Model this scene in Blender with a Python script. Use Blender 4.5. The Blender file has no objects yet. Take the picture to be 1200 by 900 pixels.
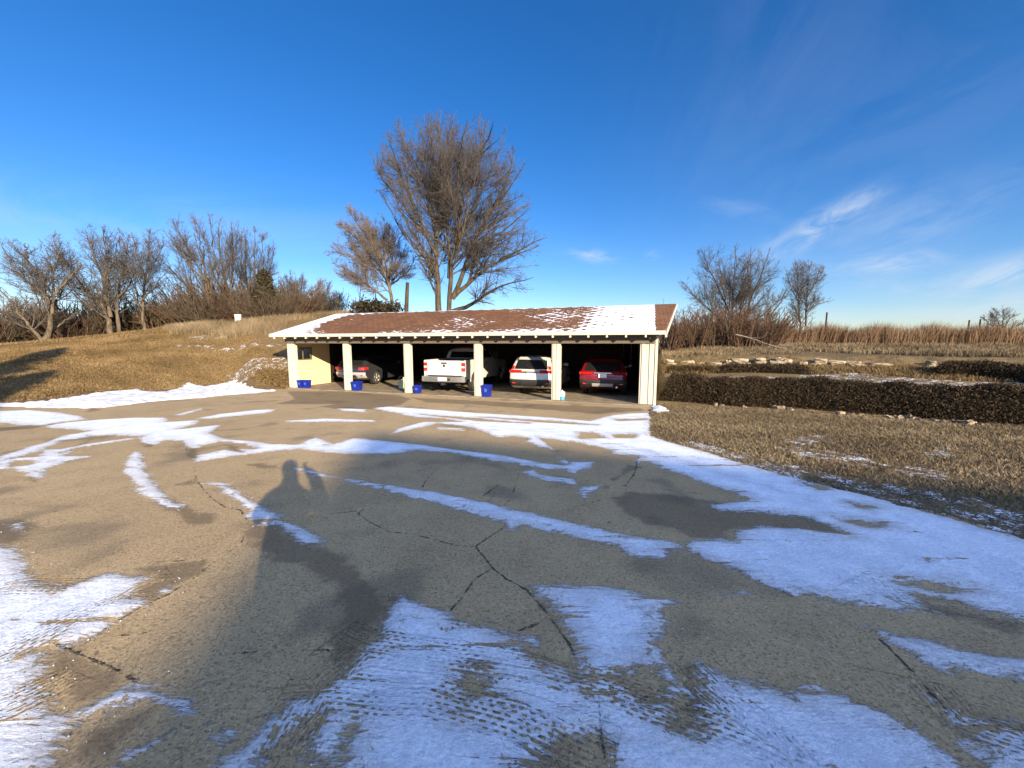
import bpy, bmesh, math, random
import numpy as np
from mathutils import Vector, Matrix
R = math.radians
rng = np.random.default_rng(7)
random.seed(7)
sc = bpy.context.scene
COL = sc.collection

# ------------------------------------------------------------------ camera
F = 451.0; HY = 402.0; CX, CY = 600.0, 450.0          # focal length in photo pixels, horizon row
PITCH = math.atan((CY - HY) / F)
CAM = np.array([0, 0, 2.15])
FW = np.array([0, math.cos(PITCH), -math.sin(PITCH)])
UP = np.array([0, math.sin(PITCH), math.cos(PITCH)])
RT = np.array([1.0, 0, 0])
cam = bpy.data.objects.new('camera', bpy.data.cameras.new('camera')); COL.objects.link(cam)
cam.location = CAM; cam.rotation_euler = (R(90) - PITCH, 0, 0)
cam.data.sensor_width = 36; cam.data.lens = 36 * F / 1200
cam.data.clip_start = 0.02; cam.data.clip_end = 6000
sc.camera = cam

# ------------------------------------------------------------------ light
SUN_AZ, SUN_EL = -30.0, 16.2        # azimuth (from +y to +x) of the antisolar point, sun height
SV = np.array([math.sin(R(SUN_AZ)) * math.cos(R(SUN_EL)), math.cos(R(SUN_AZ)) * math.cos(R(SUN_EL)), -math.sin(R(SUN_EL))])
sun = bpy.data.objects.new('sun', bpy.data.lights.new('sun', 'SUN')); COL.objects.link(sun)
sun.rotation_euler = Vector(SV).to_track_quat('-Z', 'Y').to_euler()
sun.data.energy = 5.0; sun.data.angle = R(0.53); sun.data.color = (1.0, 0.83, 0.58)
sc.view_settings.view_transform = 'Standard'; sc.view_settings.look = 'None'
sc.view_settings.exposure = 1.45; sc.view_settings.gamma = 1; sc.view_settings.use_curve_mapping = False

def nd(nt, typ, ins=None, **at):
    n = nt.nodes.new(typ)
    for k, v in at.items(): setattr(n, k, v)
    for k, v in (ins or {}).items():
        s = n.inputs[k]
        if isinstance(v, bpy.types.NodeSocket): nt.links.new(v, s)
        elif isinstance(v, bpy.types.Node): nt.links.new(v.outputs[0], s)
        else: s.default_value = v
    return n
def mth(nt, op, a, b=0.0, c=0.0, clamp=False):
    return nd(nt, 'ShaderNodeMath', {0: a, 1: b, 2: c}, operation=op, use_clamp=clamp).outputs[0]
def sstep(nt, x, a, b, lo=0.0, hi=1.0):
    n = nd(nt, 'ShaderNodeMapRange', {'Value': x, 'From Min': a, 'From Max': b, 'To Min': lo, 'To Max': hi}, interpolation_type='SMOOTHSTEP')
    return n.outputs['Result']
def mix(nt, f, a, b, mode='MIX'):
    n = nd(nt, 'ShaderNodeMix', data_type='RGBA', blend_type=mode)
    for i, v in ((0, f), (6, a), (7, b)):
        if isinstance(v, bpy.types.NodeSocket): nt.links.new(v, n.inputs[i])
        else: n.inputs[i].default_value = v if i == 0 else (tuple(v) + (1,) if len(v) == 3 else v)
    return n.outputs[2]
def noise(nt, vec, scale, detail=4, rough=0.55, dist=0.0):
    return nd(nt, 'ShaderNodeTexNoise', {'Vector': vec, 'Scale': scale, 'Detail': detail, 'Roughness': rough, 'Distortion': dist}).outputs[0]

w = bpy.data.worlds.new('World'); sc.world = w; w.use_nodes = True
nt = w.node_tree; nt.nodes.clear()
sky = nd(nt, 'ShaderNodeTexSky', sky_type='NISHITA', sun_disc=False, sun_elevation=R(SUN_EL), sun_rotation=R(180 + SUN_AZ),
         altitude=300, air_density=1.0, dust_density=0.3, ozone_density=2.2)
tc = nd(nt, 'ShaderNodeTexCoord')
sep = nd(nt, 'ShaderNodeSeparateXYZ', {0: tc.outputs['Generated']})
low = mth(nt, 'POWER', mth(nt, 'SUBTRACT', 1.0, mth(nt, 'ABSOLUTE', sep.outputs[2]), clamp=True), 6.0)
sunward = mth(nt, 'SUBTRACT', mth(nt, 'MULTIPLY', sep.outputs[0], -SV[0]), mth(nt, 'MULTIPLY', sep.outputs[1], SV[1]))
side = mth(nt, 'MULTIPLY', sstep(nt, sunward, -0.06, 0.42), sstep(nt, sep.outputs[2], 0.30, 0.52))                    # added brightening of the unseen sky high behind the camera, fills the shade
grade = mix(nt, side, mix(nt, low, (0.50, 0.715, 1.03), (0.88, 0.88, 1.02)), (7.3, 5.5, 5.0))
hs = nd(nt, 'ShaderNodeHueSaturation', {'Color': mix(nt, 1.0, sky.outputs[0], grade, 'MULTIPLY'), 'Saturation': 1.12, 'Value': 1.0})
yy = mth(nt, 'MAXIMUM', sep.outputs[1], 0.05)
cu = mth(nt, 'DIVIDE', sep.outputs[0], yy); cv = mth(nt, 'DIVIDE', sep.outputs[2], yy)
front = sstep(nt, sep.outputs[1], 0.1, 0.25)
def cloud(px, py, ang, la, lb, amp, sc_, thr=0.45):
    """a wisp of cirrus: direction, tilt, half lengths in tangent units"""
    d = RT * (px - CX) / F + UP * (CY - py) / F + FW
    u0, v0 = d[0] / d[1], d[2] / d[1]
    ca, sa = math.cos(R(ang)), math.sin(R(ang))
    du = mth(nt, 'SUBTRACT', cu, u0); dv = mth(nt, 'SUBTRACT', cv, v0)
    a = mth(nt, 'ADD', mth(nt, 'MULTIPLY', du, ca), mth(nt, 'MULTIPLY', dv, sa))
    b = mth(nt, 'SUBTRACT', mth(nt, 'MULTIPLY', dv, ca), mth(nt, 'MULTIPLY', du, sa))
    q = mth(nt, 'ADD', mth(nt, 'POWER', mth(nt, 'ABSOLUTE', mth(nt, 'DIVIDE', a, la)), 2.0), mth(nt, 'POWER', mth(nt, 'ABSOLUTE', mth(nt, 'DIVIDE', b, lb)), 2.0))
    g = mth(nt, 'EXPONENT', mth(nt, 'MULTIPLY', q, -1.0))
    cmb = nd(nt, 'ShaderNodeCombineXYZ', {0: mth(nt, 'MULTIPLY', a, 0.30), 1: b, 2: px * 0.01})
    nz = noise(nt, cmb.outputs[0], sc_, 7, 0.62, 0.9)
    return mth(nt, 'MULTIPLY', mth(nt, 'MULTIPLY', g, sstep(nt, nz, thr - 0.12, thr + 0.22)), amp)
cl = 0.0
for args in ((955, 268, 28, .15, .032, .60, 22), (1005, 236, 22, .06, .02, .35, 30), (1040, 310, 6, .13, .026, .70, 20),
             (1060, 338, -4, .13, .02, .35, 22), (1175, 320, 14, .16, .035, .75, 18), (1190, 352, 10, .15, .03, .5, 20),
             (694, 300, -8, .05, .014, .55, 40), (765, 299, 0, .016, .01, .35, 60), (870, 245, -10, .09, .02, .16, 24),
             (1030, 275, 18, .22, .07, .22, 12), (1130, 240, 20, .3, .06, .16, 12), (900, 60, 70, .45, .22, .05, 5),
             (1080, 120, 30, .6, .25, .06, 5), (80, 250, -5, .8, .07, .25, 6), (60, 345, 2, .5, .03, .45, 14), (1100, 368, 2, .7, .02, .4, 16)):
    c = cloud(*args[:5], args[5] * .95, args[6])
    cl = mth(nt, 'ADD', cl, c)
cl = mth(nt, 'MULTIPLY', cl, front, clamp=True)
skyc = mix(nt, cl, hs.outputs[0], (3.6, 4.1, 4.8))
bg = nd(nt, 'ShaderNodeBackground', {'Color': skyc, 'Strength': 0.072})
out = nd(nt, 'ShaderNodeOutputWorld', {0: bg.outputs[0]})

# ------------------------------------------------------------------ photo geometry -> world
def ray(x, y): return RT * (x - CX) / F + UP * (CY - y) / F + FW
def at(x, y, Y):
    r = ray(x, y); return CAM + r * (Y / r[1])
def gz(x, y, z=0.0):
    r = ray(x, y); return CAM + r * ((z - CAM[2]) / r[2])
LP = gz(343, 455); RP = gz(760, 475)
D = (RP - LP) / np.linalg.norm(RP - LP); NV = np.array([-D[1], D[0], 0])   # along the garage front, into the garage
GL = float(np.linalg.norm(RP - LP))
DIST = float((LP - CAM) @ NV); SL = 0.5 / DIST
GROT = math.atan2(D[1], D[0])
def st(s, t, z=0.0): return LP + D * s + NV * t + np.array([0, 0, z])
def lot(x, y):
    r = ray(x, y); t = (SL * DIST - CAM[2]) / (r[2] + SL * (r @ NV)); return CAM + r * t
def s_at(px, t):
    """distance along the garage front at which the image column px is met, t behind the front"""
    k = (px - CX) / (F / math.cos(0)); a = LP + NV * t
    dpt = lambda s: (a + D * s - CAM)
    lo, hi = -10, 30
    f = lambda s: (dpt(s) @ RT) / (dpt(s) @ FW) - (px - CX) / F
    for _ in range(60):
        m = (lo + hi) / 2
        if f(m) > 0: hi = m
        else: lo = m
    return (lo + hi) / 2
def smooth(x, a, b):
    q = np.clip((x - a) / (b - a), 0, 1); return q * q * (3 - 2 * q)

# lawn edge on the left, hill crest
EDGE = [(0, 474), (45, 475), (75, 471), (120, 465), (162, 462), (222, 457), (276, 453), (300, 457), (336, 456)]
EP = np.array([lot(*p) for p in EDGE])
e_dir = (EP[0] - EP[3])[:2]; e_dir /= np.linalg.norm(e_dir)
EXT = [EP[0][:2] + e_dir * k for k in (60, 30, 15, 7, 3)]
EPH = np.degrees(np.arctan2(np.r_[[p[0] for p in EXT], EP[:, 0]], np.r_[[p[1] for p in EXT], EP[:, 1]]))
ERR = np.hypot(np.r_[[p[0] for p in EXT], EP[:, 0]], np.r_[[p[1] for p in EXT], EP[:, 1]])
CREST = [(-500, 404, 16), (-200, 408, 22), (0, 404, 25), (60, 399, 26), (130, 392, 28), (170, 387, 29), (220, 380, 30), (280, 376, 30), (330, 372, 30), (400, 367, 33)]
CP = np.array([at(*p) for p in CREST])
CPH = np.degrees(np.arctan2(CP[:, 0], CP[:, 1])); CRR = np.hypot(CP[:, 0], CP[:, 1]); CZZ = CP[:, 2]
HEDGE = [(772, 471), (850, 476), (960, 482), (1070, 490), (1200, 499)]
HP = np.array([lot(*p) for p in HEDGE])
H0, H1 = HP[0][:2], HP[-1][:2]
HD = (H1 - H0) / np.linalg.norm(H1 - H0); HN = np.array([-HD[1], HD[0]])
W0 = gz(775, 423, 1.3)[:2]; W1 = gz(1050, 430, 1.22)[:2]
WD = (W1 - W0) / np.linalg.norm(W1 - W0); WN = np.array([-WD[1], WD[0]])
def height(x, y):
    x = np.asarray(x, float); y = np.asarray(y, float)
    s = (x - LP[0]) * D[0] + (y - LP[1]) * D[1]; t = (x - LP[0]) * NV[0] + (y - LP[1]) * NV[1]
    base = np.clip(-SL * t, 0, 0.5)
    ph = np.degrees(np.arctan2(x, y)); r = np.hypot(x, y)
    re = np.interp(ph, EPH, ERR); rc = np.interp(ph, CPH, CRR); zc = np.interp(ph, CPH, CZZ)
    rc = np.maximum(rc, re + 5)
    q = (r - re) / (rc - re)
    rise = np.where(q < 1, np.sin(np.clip(q, 0, 1) * math.pi / 2) ** 1.15, 1.0)
    drop = np.clip((r - rc) / 60, 0, 1) * 2.2
    hill = (zc - base) * np.clip(rise, 0, 1) - drop * smooth(ph, -8, -34)
    wl = smooth(s, -0.25, -1.4) * smooth(ph, -120, -85)
    z = base + hill * wl * (r > re)
    zb = np.interp(s, [-2, 0, 10, 16, 30], [3.4, 3.2, 2.4, 1.7, 1.9])
    z = np.maximum(z, np.where(s > -2, zb * smooth(t, 7.9, 13.0), 0) * (y > 0))
    v = (x - H0[0]) * HN[0] + (y - H0[1]) * HN[1]; ww = (x - W0[0]) * WN[0] + (y - W0[1]) * WN[1]
    bank = 0.82 * smooth(v, 0.25, 1.3) + (1.24 - 0.82) * smooth(v, 1.3, 5.4) + 0.36 * smooth(ww, -0.12, 0.18) + 0.40 * smooth(ww, 0.3, 8) - base * smooth(v, 0.2, 2)
    bank = np.clip(bank, 0, 3)
    z = np.where((s > 16.1) & (y > -20), np.maximum(z, base + bank * smooth(s, 16.15, 16.7)), z)
    inside = (s > -0.3) & (s < GL + 0.3) & (t > -0.3) & (t < 7.9)
    z = np.where(inside, -0.03, z)
    fine = 0.03 * np.sin(x * 1.7 + 1.3 * np.sin(y * .9)) * np.sin(y * 1.3 + x * .4)
    return z + fine * smooth(z - base, 0.05, 0.6)
def hit(px, py, far=80.0):
    """where the line of sight through a photo point meets the terrain"""
    r = ray(px, py); ts = np.geomspace(1.0, far, 700)
    P = CAM + r * ts[:, None]
    below = P[:, 2] <= height(P[:, 0], P[:, 1])
    i = int(np.argmax(below)) if below.any() else len(ts) - 1
    lo, hi = ts[max(i - 1, 0)], ts[i]
    for _ in range(25):
        m = (lo + hi) / 2; p = CAM + r * m
        if p[2] <= height(p[0], p[1]): hi = m
        else: lo = m
    return CAM + r * hi

# ------------------------------------------------------------------ object helpers
def tag(o, label=None, cat=None, group=None, kind=None):
    for k, v in (('label', label), ('category', cat), ('group', group), ('kind', kind)):
        if v: o[k] = v
    return o
def empty(name, loc, rz=0.0, label=None, cat=None, group=None):
    o = bpy.data.objects.new(name, None); COL.objects.link(o); o.empty_display_size = 0.3
    o.location = tuple(loc); o.rotation_euler = (0, 0, rz); return tag(o, label, cat, group)
def link(name, me, mat=None, parent=None, smooth_=False):
    o = bpy.data.objects.new(name, me); COL.objects.link(o)
    if mat is not None:
        for m in (mat if isinstance(mat, (list, tuple)) else [mat]): me.materials.append(m)
    if parent is not None: o.parent = parent
    if smooth_: me.polygons.foreach_set('use_smooth', [True] * len(me.polygons))
    return o
def np_mesh(name, V, faces, attrs=None, mats=None):
    """V (n,3); faces: list of (m,k) int arrays; attrs: {name: (n,)}"""
    me = bpy.data.meshes.new(name); V = np.asarray(V, np.float32)
    me.vertices.add(len(V)); me.vertices.foreach_set('co', V.ravel())
    faces = [f for f in faces if len(f)]
    li = np.concatenate([f.ravel() for f in faces]).astype(np.int32)
    lt = np.concatenate([np.full(len(f), f.shape[1], np.int32) for f in faces])
    ls = np.concatenate([[0], np.cumsum(lt)[:-1]]).astype(np.int32)
    me.loops.add(len(li)); me.loops.foreach_set('vertex_index', li)
    me.polygons.add(len(lt)); me.polygons.foreach_set('loop_start', ls); me.polygons.foreach_set('loop_total', lt)
    if mats is not None: me.polygons.foreach_set('material_index', np.asarray(mats, np.int32))
    for k, a in (attrs or {}).items():
        at_ = me.attributes.new(k, 'FLOAT', 'POINT'); at_.data.foreach_set('value', np.asarray(a, np.float32))
    me.update(calc_edges=True); me.validate(); return me
class MB:
    """collects boxes, prisms and tubes into one mesh"""
    def __init__(s): s.v = []; s.f = []; s.m = []
    def add(s, vs, fs, m=0):
        o = len(s.v); s.v += [tuple(map(float, p)) for p in vs]; s.f += [[i + o for i in f] for f in fs]; s.m += [m] * len(fs); return s
    def box(s, a, b, m=0, fn=None):
        (x0, y0, z0), (x1, y1, z1) = a, b
        vs = [(x0, y0, z0), (x1, y0, z0), (x1, y1, z0), (x0, y1, z0), (x0, y0, z1), (x1, y0, z1), (x1, y1, z1), (x0, y1, z1)]
        if fn: vs = [fn(*p) for p in vs]
        return s.add(vs, [(0, 3, 2, 1), (4, 5, 6, 7), (0, 1, 5, 4), (1, 2, 6, 5), (2, 3, 7, 6), (3, 0, 4, 7)], m)
    def lathe(s, prof, n=20, m=0, axis='z', c=(0, 0, 0), cap=True):
        vs = []
        for r, h in prof:
            for k in range(n):
                a = 2 * math.pi * k / n; p = (r * math.cos(a), r * math.sin(a), h)
                if axis == 'y': p = (p[0], h, p[1])
                if axis == 'x': p = (h, p[0], p[1])
                vs.append((p[0] + c[0], p[1] + c[1], p[2] + c[2]))
        fs = []
        for i in range(len(prof) - 1):
            for k in range(n):
                q = (i * n + k, i * n + (k + 1) % n, (i + 1) * n + (k + 1) % n, (i + 1) * n + k); fs.append(q if axis != 'y' else q[::-1])
        if cap:
            fs.append(list(range(n))[::-1]); fs.append([(len(prof) - 1) * n + k for k in range(n)])
        return s.add(vs, fs, m)
    def tube(s, pts, rad, n=6, m=0):
        pts = np.array(pts, float); rad = np.broadcast_to(np.array(rad, float), (len(pts),))
        V, Fq = tubes(pts[None], rad[None], n)
        return s.add(V, [tuple(f) for f in Fq], m)
    def build(s, name, mat, parent=None, bevel=0.0, smooth_=False, seg=2):
        me = bpy.data.meshes.new(name); me.from_pydata(s.v, [], s.f)
        me.polygons.foreach_set('material_index', s.m)
        bm = bmesh.new(); bm.from_mesh(me); bmesh.ops.recalc_face_normals(bm, faces=bm.faces)
        if bevel:
            es = [e for e in bm.edges if len(e.link_faces) == 2 and e.calc_face_angle(0) > R(30)]
            bmesh.ops.bevel(bm, geom=es, offset=bevel, segments=seg, affect='EDGES', profile=0.5, clamp_overlap=True)
        bm.to_mesh(me); bm.free()
        return link(name, me, mat, parent, smooth_)
def tubes(P, rad, n):
    """P (B,k,3), rad (B,k) -> verts and quads of B tubes with n sides"""
    B, k, _ = P.shape
    T = np.empty_like(P); T[:, 1:-1] = P[:, 2:] - P[:, :-2]; T[:, 0] = P[:, 1] - P[:, 0]; T[:, -1] = P[:, -1] - P[:, -2]
    T /= np.linalg.norm(T, axis=2, keepdims=True) + 1e-9
    ref = np.where(np.abs(T[:, :1, 2:3]) > 0.85, np.array([1.0, 0.13, 0]), np.array([0, 0.13, 1.0])) + np.zeros_like(T)
    U = np.cross(T, ref); U /= np.linalg.norm(U, axis=2, keepdims=True) + 1e-9
    W = np.cross(T, U)
    a = np.arange(n) * 2 * math.pi / n
    V = P[:, :, None] + rad[:, :, None, None] * (np.cos(a)[None, None, :, None] * U[:, :, None] + np.sin(a)[None, None, :, None] * W[:, :, None])
    b = np.arange(B)[:, None, None] * k * n; i = np.arange(k - 1)[None, :, None] * n; j = np.arange(n)[None, None, :]; j2 = (j + 1) % n
    Q = np.stack([b + i + j, b + i + j2, b + i + n + j2, b + i + n + j], -1).reshape(-1, 4)
    return V.reshape(-1, 3), Q
def pip(P, poly):
    """points (n,2) in polygon"""
    x, y = P[:, 0], P[:, 1]; ins = np.zeros(len(P), bool); q = np.asarray(poly, float); j = len(q) - 1
    for i in range(len(q)):
        xi, yi = q[i]; xj, yj = q[j]
        c = ((yi > y) != (yj > y)) & (x < (xj - xi) * (y - yi) / (yj - yi + 1e-12) + xi); ins ^= c; j = i
    return ins
def segdist(P, a, b):
    ab = b - a; t = np.clip(((P - a) @ ab) / (ab @ ab + 1e-12), 0, 1); return np.hypot(*(P - a - t[:, None] * ab).T), t
def poly_sdf(P, poly, out, pad=0.6, sign=1):
    """writes max(out, signed distance) (inside positive) for points near the polygon; sign=-1 carves a hole"""
    q = np.asarray(poly, float)
    near = np.where((P[:, 0] > q[:, 0].min() - pad) & (P[:, 0] < q[:, 0].max() + pad) & (P[:, 1] > q[:, 1].min() - pad) & (P[:, 1] < q[:, 1].max() + pad))[0]
    if not len(near): return
    p = P[near]; dd = np.full(len(p), 9.0)
    for i in range(len(q)): dd = np.minimum(dd, segdist(p, q[i - 1], q[i])[0])
    sd = np.where(pip(p, q), dd, -dd)
    out[near] = np.maximum(out[near], sd) if sign > 0 else np.minimum(out[near], -sd)

# ------------------------------------------------------------------ materials
def mat(name, fn=None, color=(0.5, 0.5, 0.5), rough=0.7, metal=0.0, var=0.12, vscale=6.0, bump=0.0, bscale=40.0, spec=0.4, **kw):
    m = bpy.data.materials.new(name); m.use_nodes = True; t = m.node_tree
    b = t.nodes['Principled BSDF']; o = t.nodes['Material Output']
    b.inputs['Roughness'].default_value = rough; b.inputs['Metallic'].default_value = metal; b.inputs['Specular IOR Level'].default_value = spec
    tcn = nd(t, 'ShaderNodeTexCoord'); vec = tcn.outputs['Object']
    if fn: fn(t, b, vec)
    else:
        c = color
        if var:
            n1 = noise(t, vec, vscale, 5)
            dk = tuple(x * (1 - var * 1.6) for x in c); lt = tuple(min(1, x * (1 + var)) for x in c)
            t.links.new(mix(t, sstep(t, n1, 0.3, 0.7), dk, lt), b.inputs['Base Color'])
        else: b.inputs['Base Color'].default_value = c + (1,)
        if bump:
            bn = nd(t, 'ShaderNodeBump', {'Strength': bump, 'Distance': 0.02, 'Height': noise(t, vec, bscale, 5)})
            t.links.new(bn.outputs[0], b.inputs['Normal'])
    for k, v in kw.items(): b.inputs[k.replace('_', ' ')].default_value = v
    return m
def attr(t, name): return nd(t, 'ShaderNodeAttribute', attribute_name=name).outputs['Fac']

SNOW = (0.80, 0.83, 0.88)
def lot_fn(t, b, vec):
    n_lg = noise(t, vec, 0.35, 4); n_md = noise(t, vec, 2.2, 6, 0.6); n_sp = noise(t, vec, 80, 5, 0.85); n_fi = noise(t, vec, 260, 2, 0.6)
    vor = nd(t, 'ShaderNodeTexVoronoi', {'Vector': vec, 'Scale': 85.0}); chips = vor.outputs['Color']
    csep = nd(t, 'ShaderNodeSeparateColor', {0: chips}).outputs[0]
    base = mix(t, sstep(t, n_lg, 0.3, 0.7), (0.380, 0.268, 0.134), (0.450, 0.324, 0.166))
    base = mix(t, mth(t, 'MULTIPLY', sstep(t, n_md, 0.42, 0.7), 0.5), base, (0.27, 0.19, 0.095))
    base = mix(t, sstep(t, csep, 0.72, 1.0, 0, 0.55), base, (0.56, 0.42, 0.235))
    base = mix(t, sstep(t, csep, 0.25, 0.0, 0, 0.6), base, (0.095, 0.08, 0.06))
    base = mix(t, sstep(t, n_sp, 0.48, 0.64, 0, 0.85), base, (0.17, 0.122, 0.070))
    # stains and oil spots
    spots = noise(t, vec, 1.1, 2, 0.4); pits = noise(t, vec, 7.0, 2, 0.5)
    base = mix(t, sstep(t, pits, 0.735, 0.78, 0, 0.7), base, (0.05, 0.045, 0.04))
    base = mix(t, sstep(t, spots, 0.58, 0.72, 0, 0.42), base, (0.10, 0.085, 0.065))
    # damp ground
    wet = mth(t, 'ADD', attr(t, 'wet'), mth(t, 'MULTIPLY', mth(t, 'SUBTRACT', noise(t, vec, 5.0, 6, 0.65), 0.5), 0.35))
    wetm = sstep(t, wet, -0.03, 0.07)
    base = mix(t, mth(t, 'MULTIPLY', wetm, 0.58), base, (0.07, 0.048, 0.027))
    # cracks
    wob = mth(t, 'MULTIPLY', mth(t, 'SUBTRACT', noise(t, vec, 12, 5, 0.75), 0.5), 0.075)
    ck = mth(t, 'ADD', attr(t, 'crack'), wob)
    ckw = mth(t, 'MULTIPLY', mth(t, 'SUBTRACT', noise(t, vec, 3.0, 3), 0.5), 0.016)
    ckm = mth(t, 'MULTIPLY', sstep(t, mth(t, 'SUBTRACT', ck, ckw), 0.001, -0.006), sstep(t, noise(t, vec, 9, 4, .7), .34, .5, .3, 1))
    base = mix(t, mth(t, 'MULTIPLY', ckm, 0.9), base, (0.045, 0.038, 0.028))
    # snow cover
    fr = mth(t, 'MULTIPLY', mth(t, 'SUBTRACT', noise(t, vec, 4.2, 5, 0.62), 0.5), 0.20)
    strv = nd(t, 'ShaderNodeMapping', {'Vector': vec, 'Scale': (9.0, 34.0, 20.0), 'Rotation': (0, 0, R(24))})
    ff = mth(t, 'MULTIPLY', mth(t, 'SUBTRACT', noise(t, strv.outputs[0], 1.0, 5, 0.7), 0.5), 0.22)
    sd = mth(t, 'ADD', mth(t, 'ADD', mth(t, 'MINIMUM', attr(t, 'snow'), 0.25), fr), ff)
    # tyre tread marks pressed through the snow
    tu, tv = attr(t, 'trk_u'), attr(t, 'trk_v')
    band = sstep(t, mth(t, 'ABSOLUTE', tv), 0.14, 0.09)
    tco = nd(t, 'ShaderNodeCombineXYZ', {0: mth(t, 'MULTIPLY', tu, 3.0), 1: mth(t, 'MULTIPLY', tv, 42.0), 2: 0.0}).outputs[0]
    streak = sstep(t, noise(t, tco, 1.0, 5, 0.7), 0.47, 0.66)
    wv = mth(t, 'ADD', tv, mth(t, 'MULTIPLY', mth(t, 'SUBTRACT', noise(t, vec, 18, 3), .5), .02))
    rib = mth(t, 'SINE', mth(t, 'MULTIPLY', wv, 2 * math.pi / 0.056))
    tu2 = mth(t, 'ADD', tu, mth(t, 'MULTIPLY', noise(t, vec, 11, 4), .09))
    lug = mth(t, 'SINE', mth(t, 'ADD', mth(t, 'MULTIPLY', tu2, 2 * math.pi / 0.05), mth(t, 'MULTIPLY', mth(t, 'SIGN', rib), 1.3)))
    dash = mth(t, 'MULTIPLY', sstep(t, mth(t, 'ABSOLUTE', rib), 0.6, 1.0), sstep(t, lug, -0.5, 0.4))
    tfade = sstep(t, noise(t, vec, 2.3, 5, 0.7), 0.36, 0.58)
    tread = mth(t, 'MULTIPLY', band, mth(t, 'ADD', mth(t, 'MULTIPLY', streak, 0.55), mth(t, 'MULTIPLY', mth(t, 'MULTIPLY', dash, tfade), 0.8)))
    holes = sstep(t, noise(t, vec, 5.5, 7, 0.78), 0.575, 0.71, 0, 0.30)
    stb = nd(t, 'ShaderNodeMapping', {'Vector': vec, 'Scale': (0.8, 7.5, 1.0), 'Rotation': (0, 0, R(9))}).outputs[0]
    holes = mth(t, 'ADD', holes, sstep(t, noise(t, stb, 1.0, 6, 0.72, .4), 0.56, 0.70, 0, 0.34))
    grain = sstep(t, noise(t, vec, 40, 5, 0.8), 0.56, 0.71, 0, 0.16)
    sdm = mth(t, 'SUBTRACT', mth(t, 'SUBTRACT', mth(t, 'SUBTRACT', sd, holes), grain), mth(t, 'MULTIPLY', tread, 0.20))
    thick = mth(t, 'MINIMUM', sdm, 0.35)
    sm = sstep(t, thick, -0.012, 0.045)
    thin = sstep(t, mth(t, 'ADD', mth(t, 'ADD', attr(t, 'snow'), fr), mth(t, 'MULTIPLY', mth(t, 'SUBTRACT', noise(t, strv.outputs[0], .5, 6, .7), .5), .5)), -0.02, 0.26, 0.55, 0.95)
    cover = mth(t, 'MULTIPLY', sm, thin)
    snc = mix(t, sstep(t, mth(t, 'ADD', mth(t, 'MULTIPLY', noise(t, vec, 38, 6, 0.82), .8), mth(t, 'MULTIPLY', noise(t, strv.outputs[0], 1.3, 5, .7), .2)), .38, .58), (0.58, 0.64, 0.73), (0.87, 0.91, 0.96))
    snc = mix(t, sstep(t, noise(t, vec, 3.2, 6, .7), .42, .62, 0, .45), snc, (0.52, 0.57, 0.65))
    col = mix(t, cover, base, snc)
    t.links.new(col, b.inputs['Base Color'])
    rgh = mth(t, 'SUBTRACT', 0.88, mth(t, 'MULTIPLY', mth(t, 'MULTIPLY', wetm, mth(t, 'SUBTRACT', 1.0, cover)), 0.12))
    t.links.new(rgh, b.inputs['Roughness']); b.inputs['Specular IOR Level'].default_value = 0.25
    h = mth(t, 'ADD', mth(t, 'MULTIPLY', n_sp, 0.5), mth(t, 'MULTIPLY', csep, 0.35))
    h = mth(t, 'MULTIPLY', h, mth(t, 'SUBTRACT', 1.0, mth(t, 'MULTIPLY', wetm, 0.5)))
    hs_ = mth(t, 'ADD', mth(t, 'MULTIPLY', noise(t, vec, 34, 6, 0.78), 1.7), mth(t, 'MULTIPLY', noise(t, strv.outputs[0], .7, 5, .65), .6))
    h = mth(t, 'ADD', mth(t, 'MULTIPLY', h, mth(t, 'SUBTRACT', 1.0, cover)), mth(t, 'MULTIPLY', mth(t, 'ADD', hs_, 1.2), cover))
    h = mth(t, 'SUBTRACT', h, mth(t, 'MULTIPLY', tread, 0.9)); h = mth(t, 'SUBTRACT', h, mth(t, 'MULTIPLY', ckm, 1.5))
    bn = nd(t, 'ShaderNodeBump', {'Strength': 0.9, 'Distance': 0.016, 'Height': h}); t.links.new(bn.outputs[0], b.inputs['Normal'])
M_LOT = mat('old_asphalt_with_snow', lot_fn)

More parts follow.
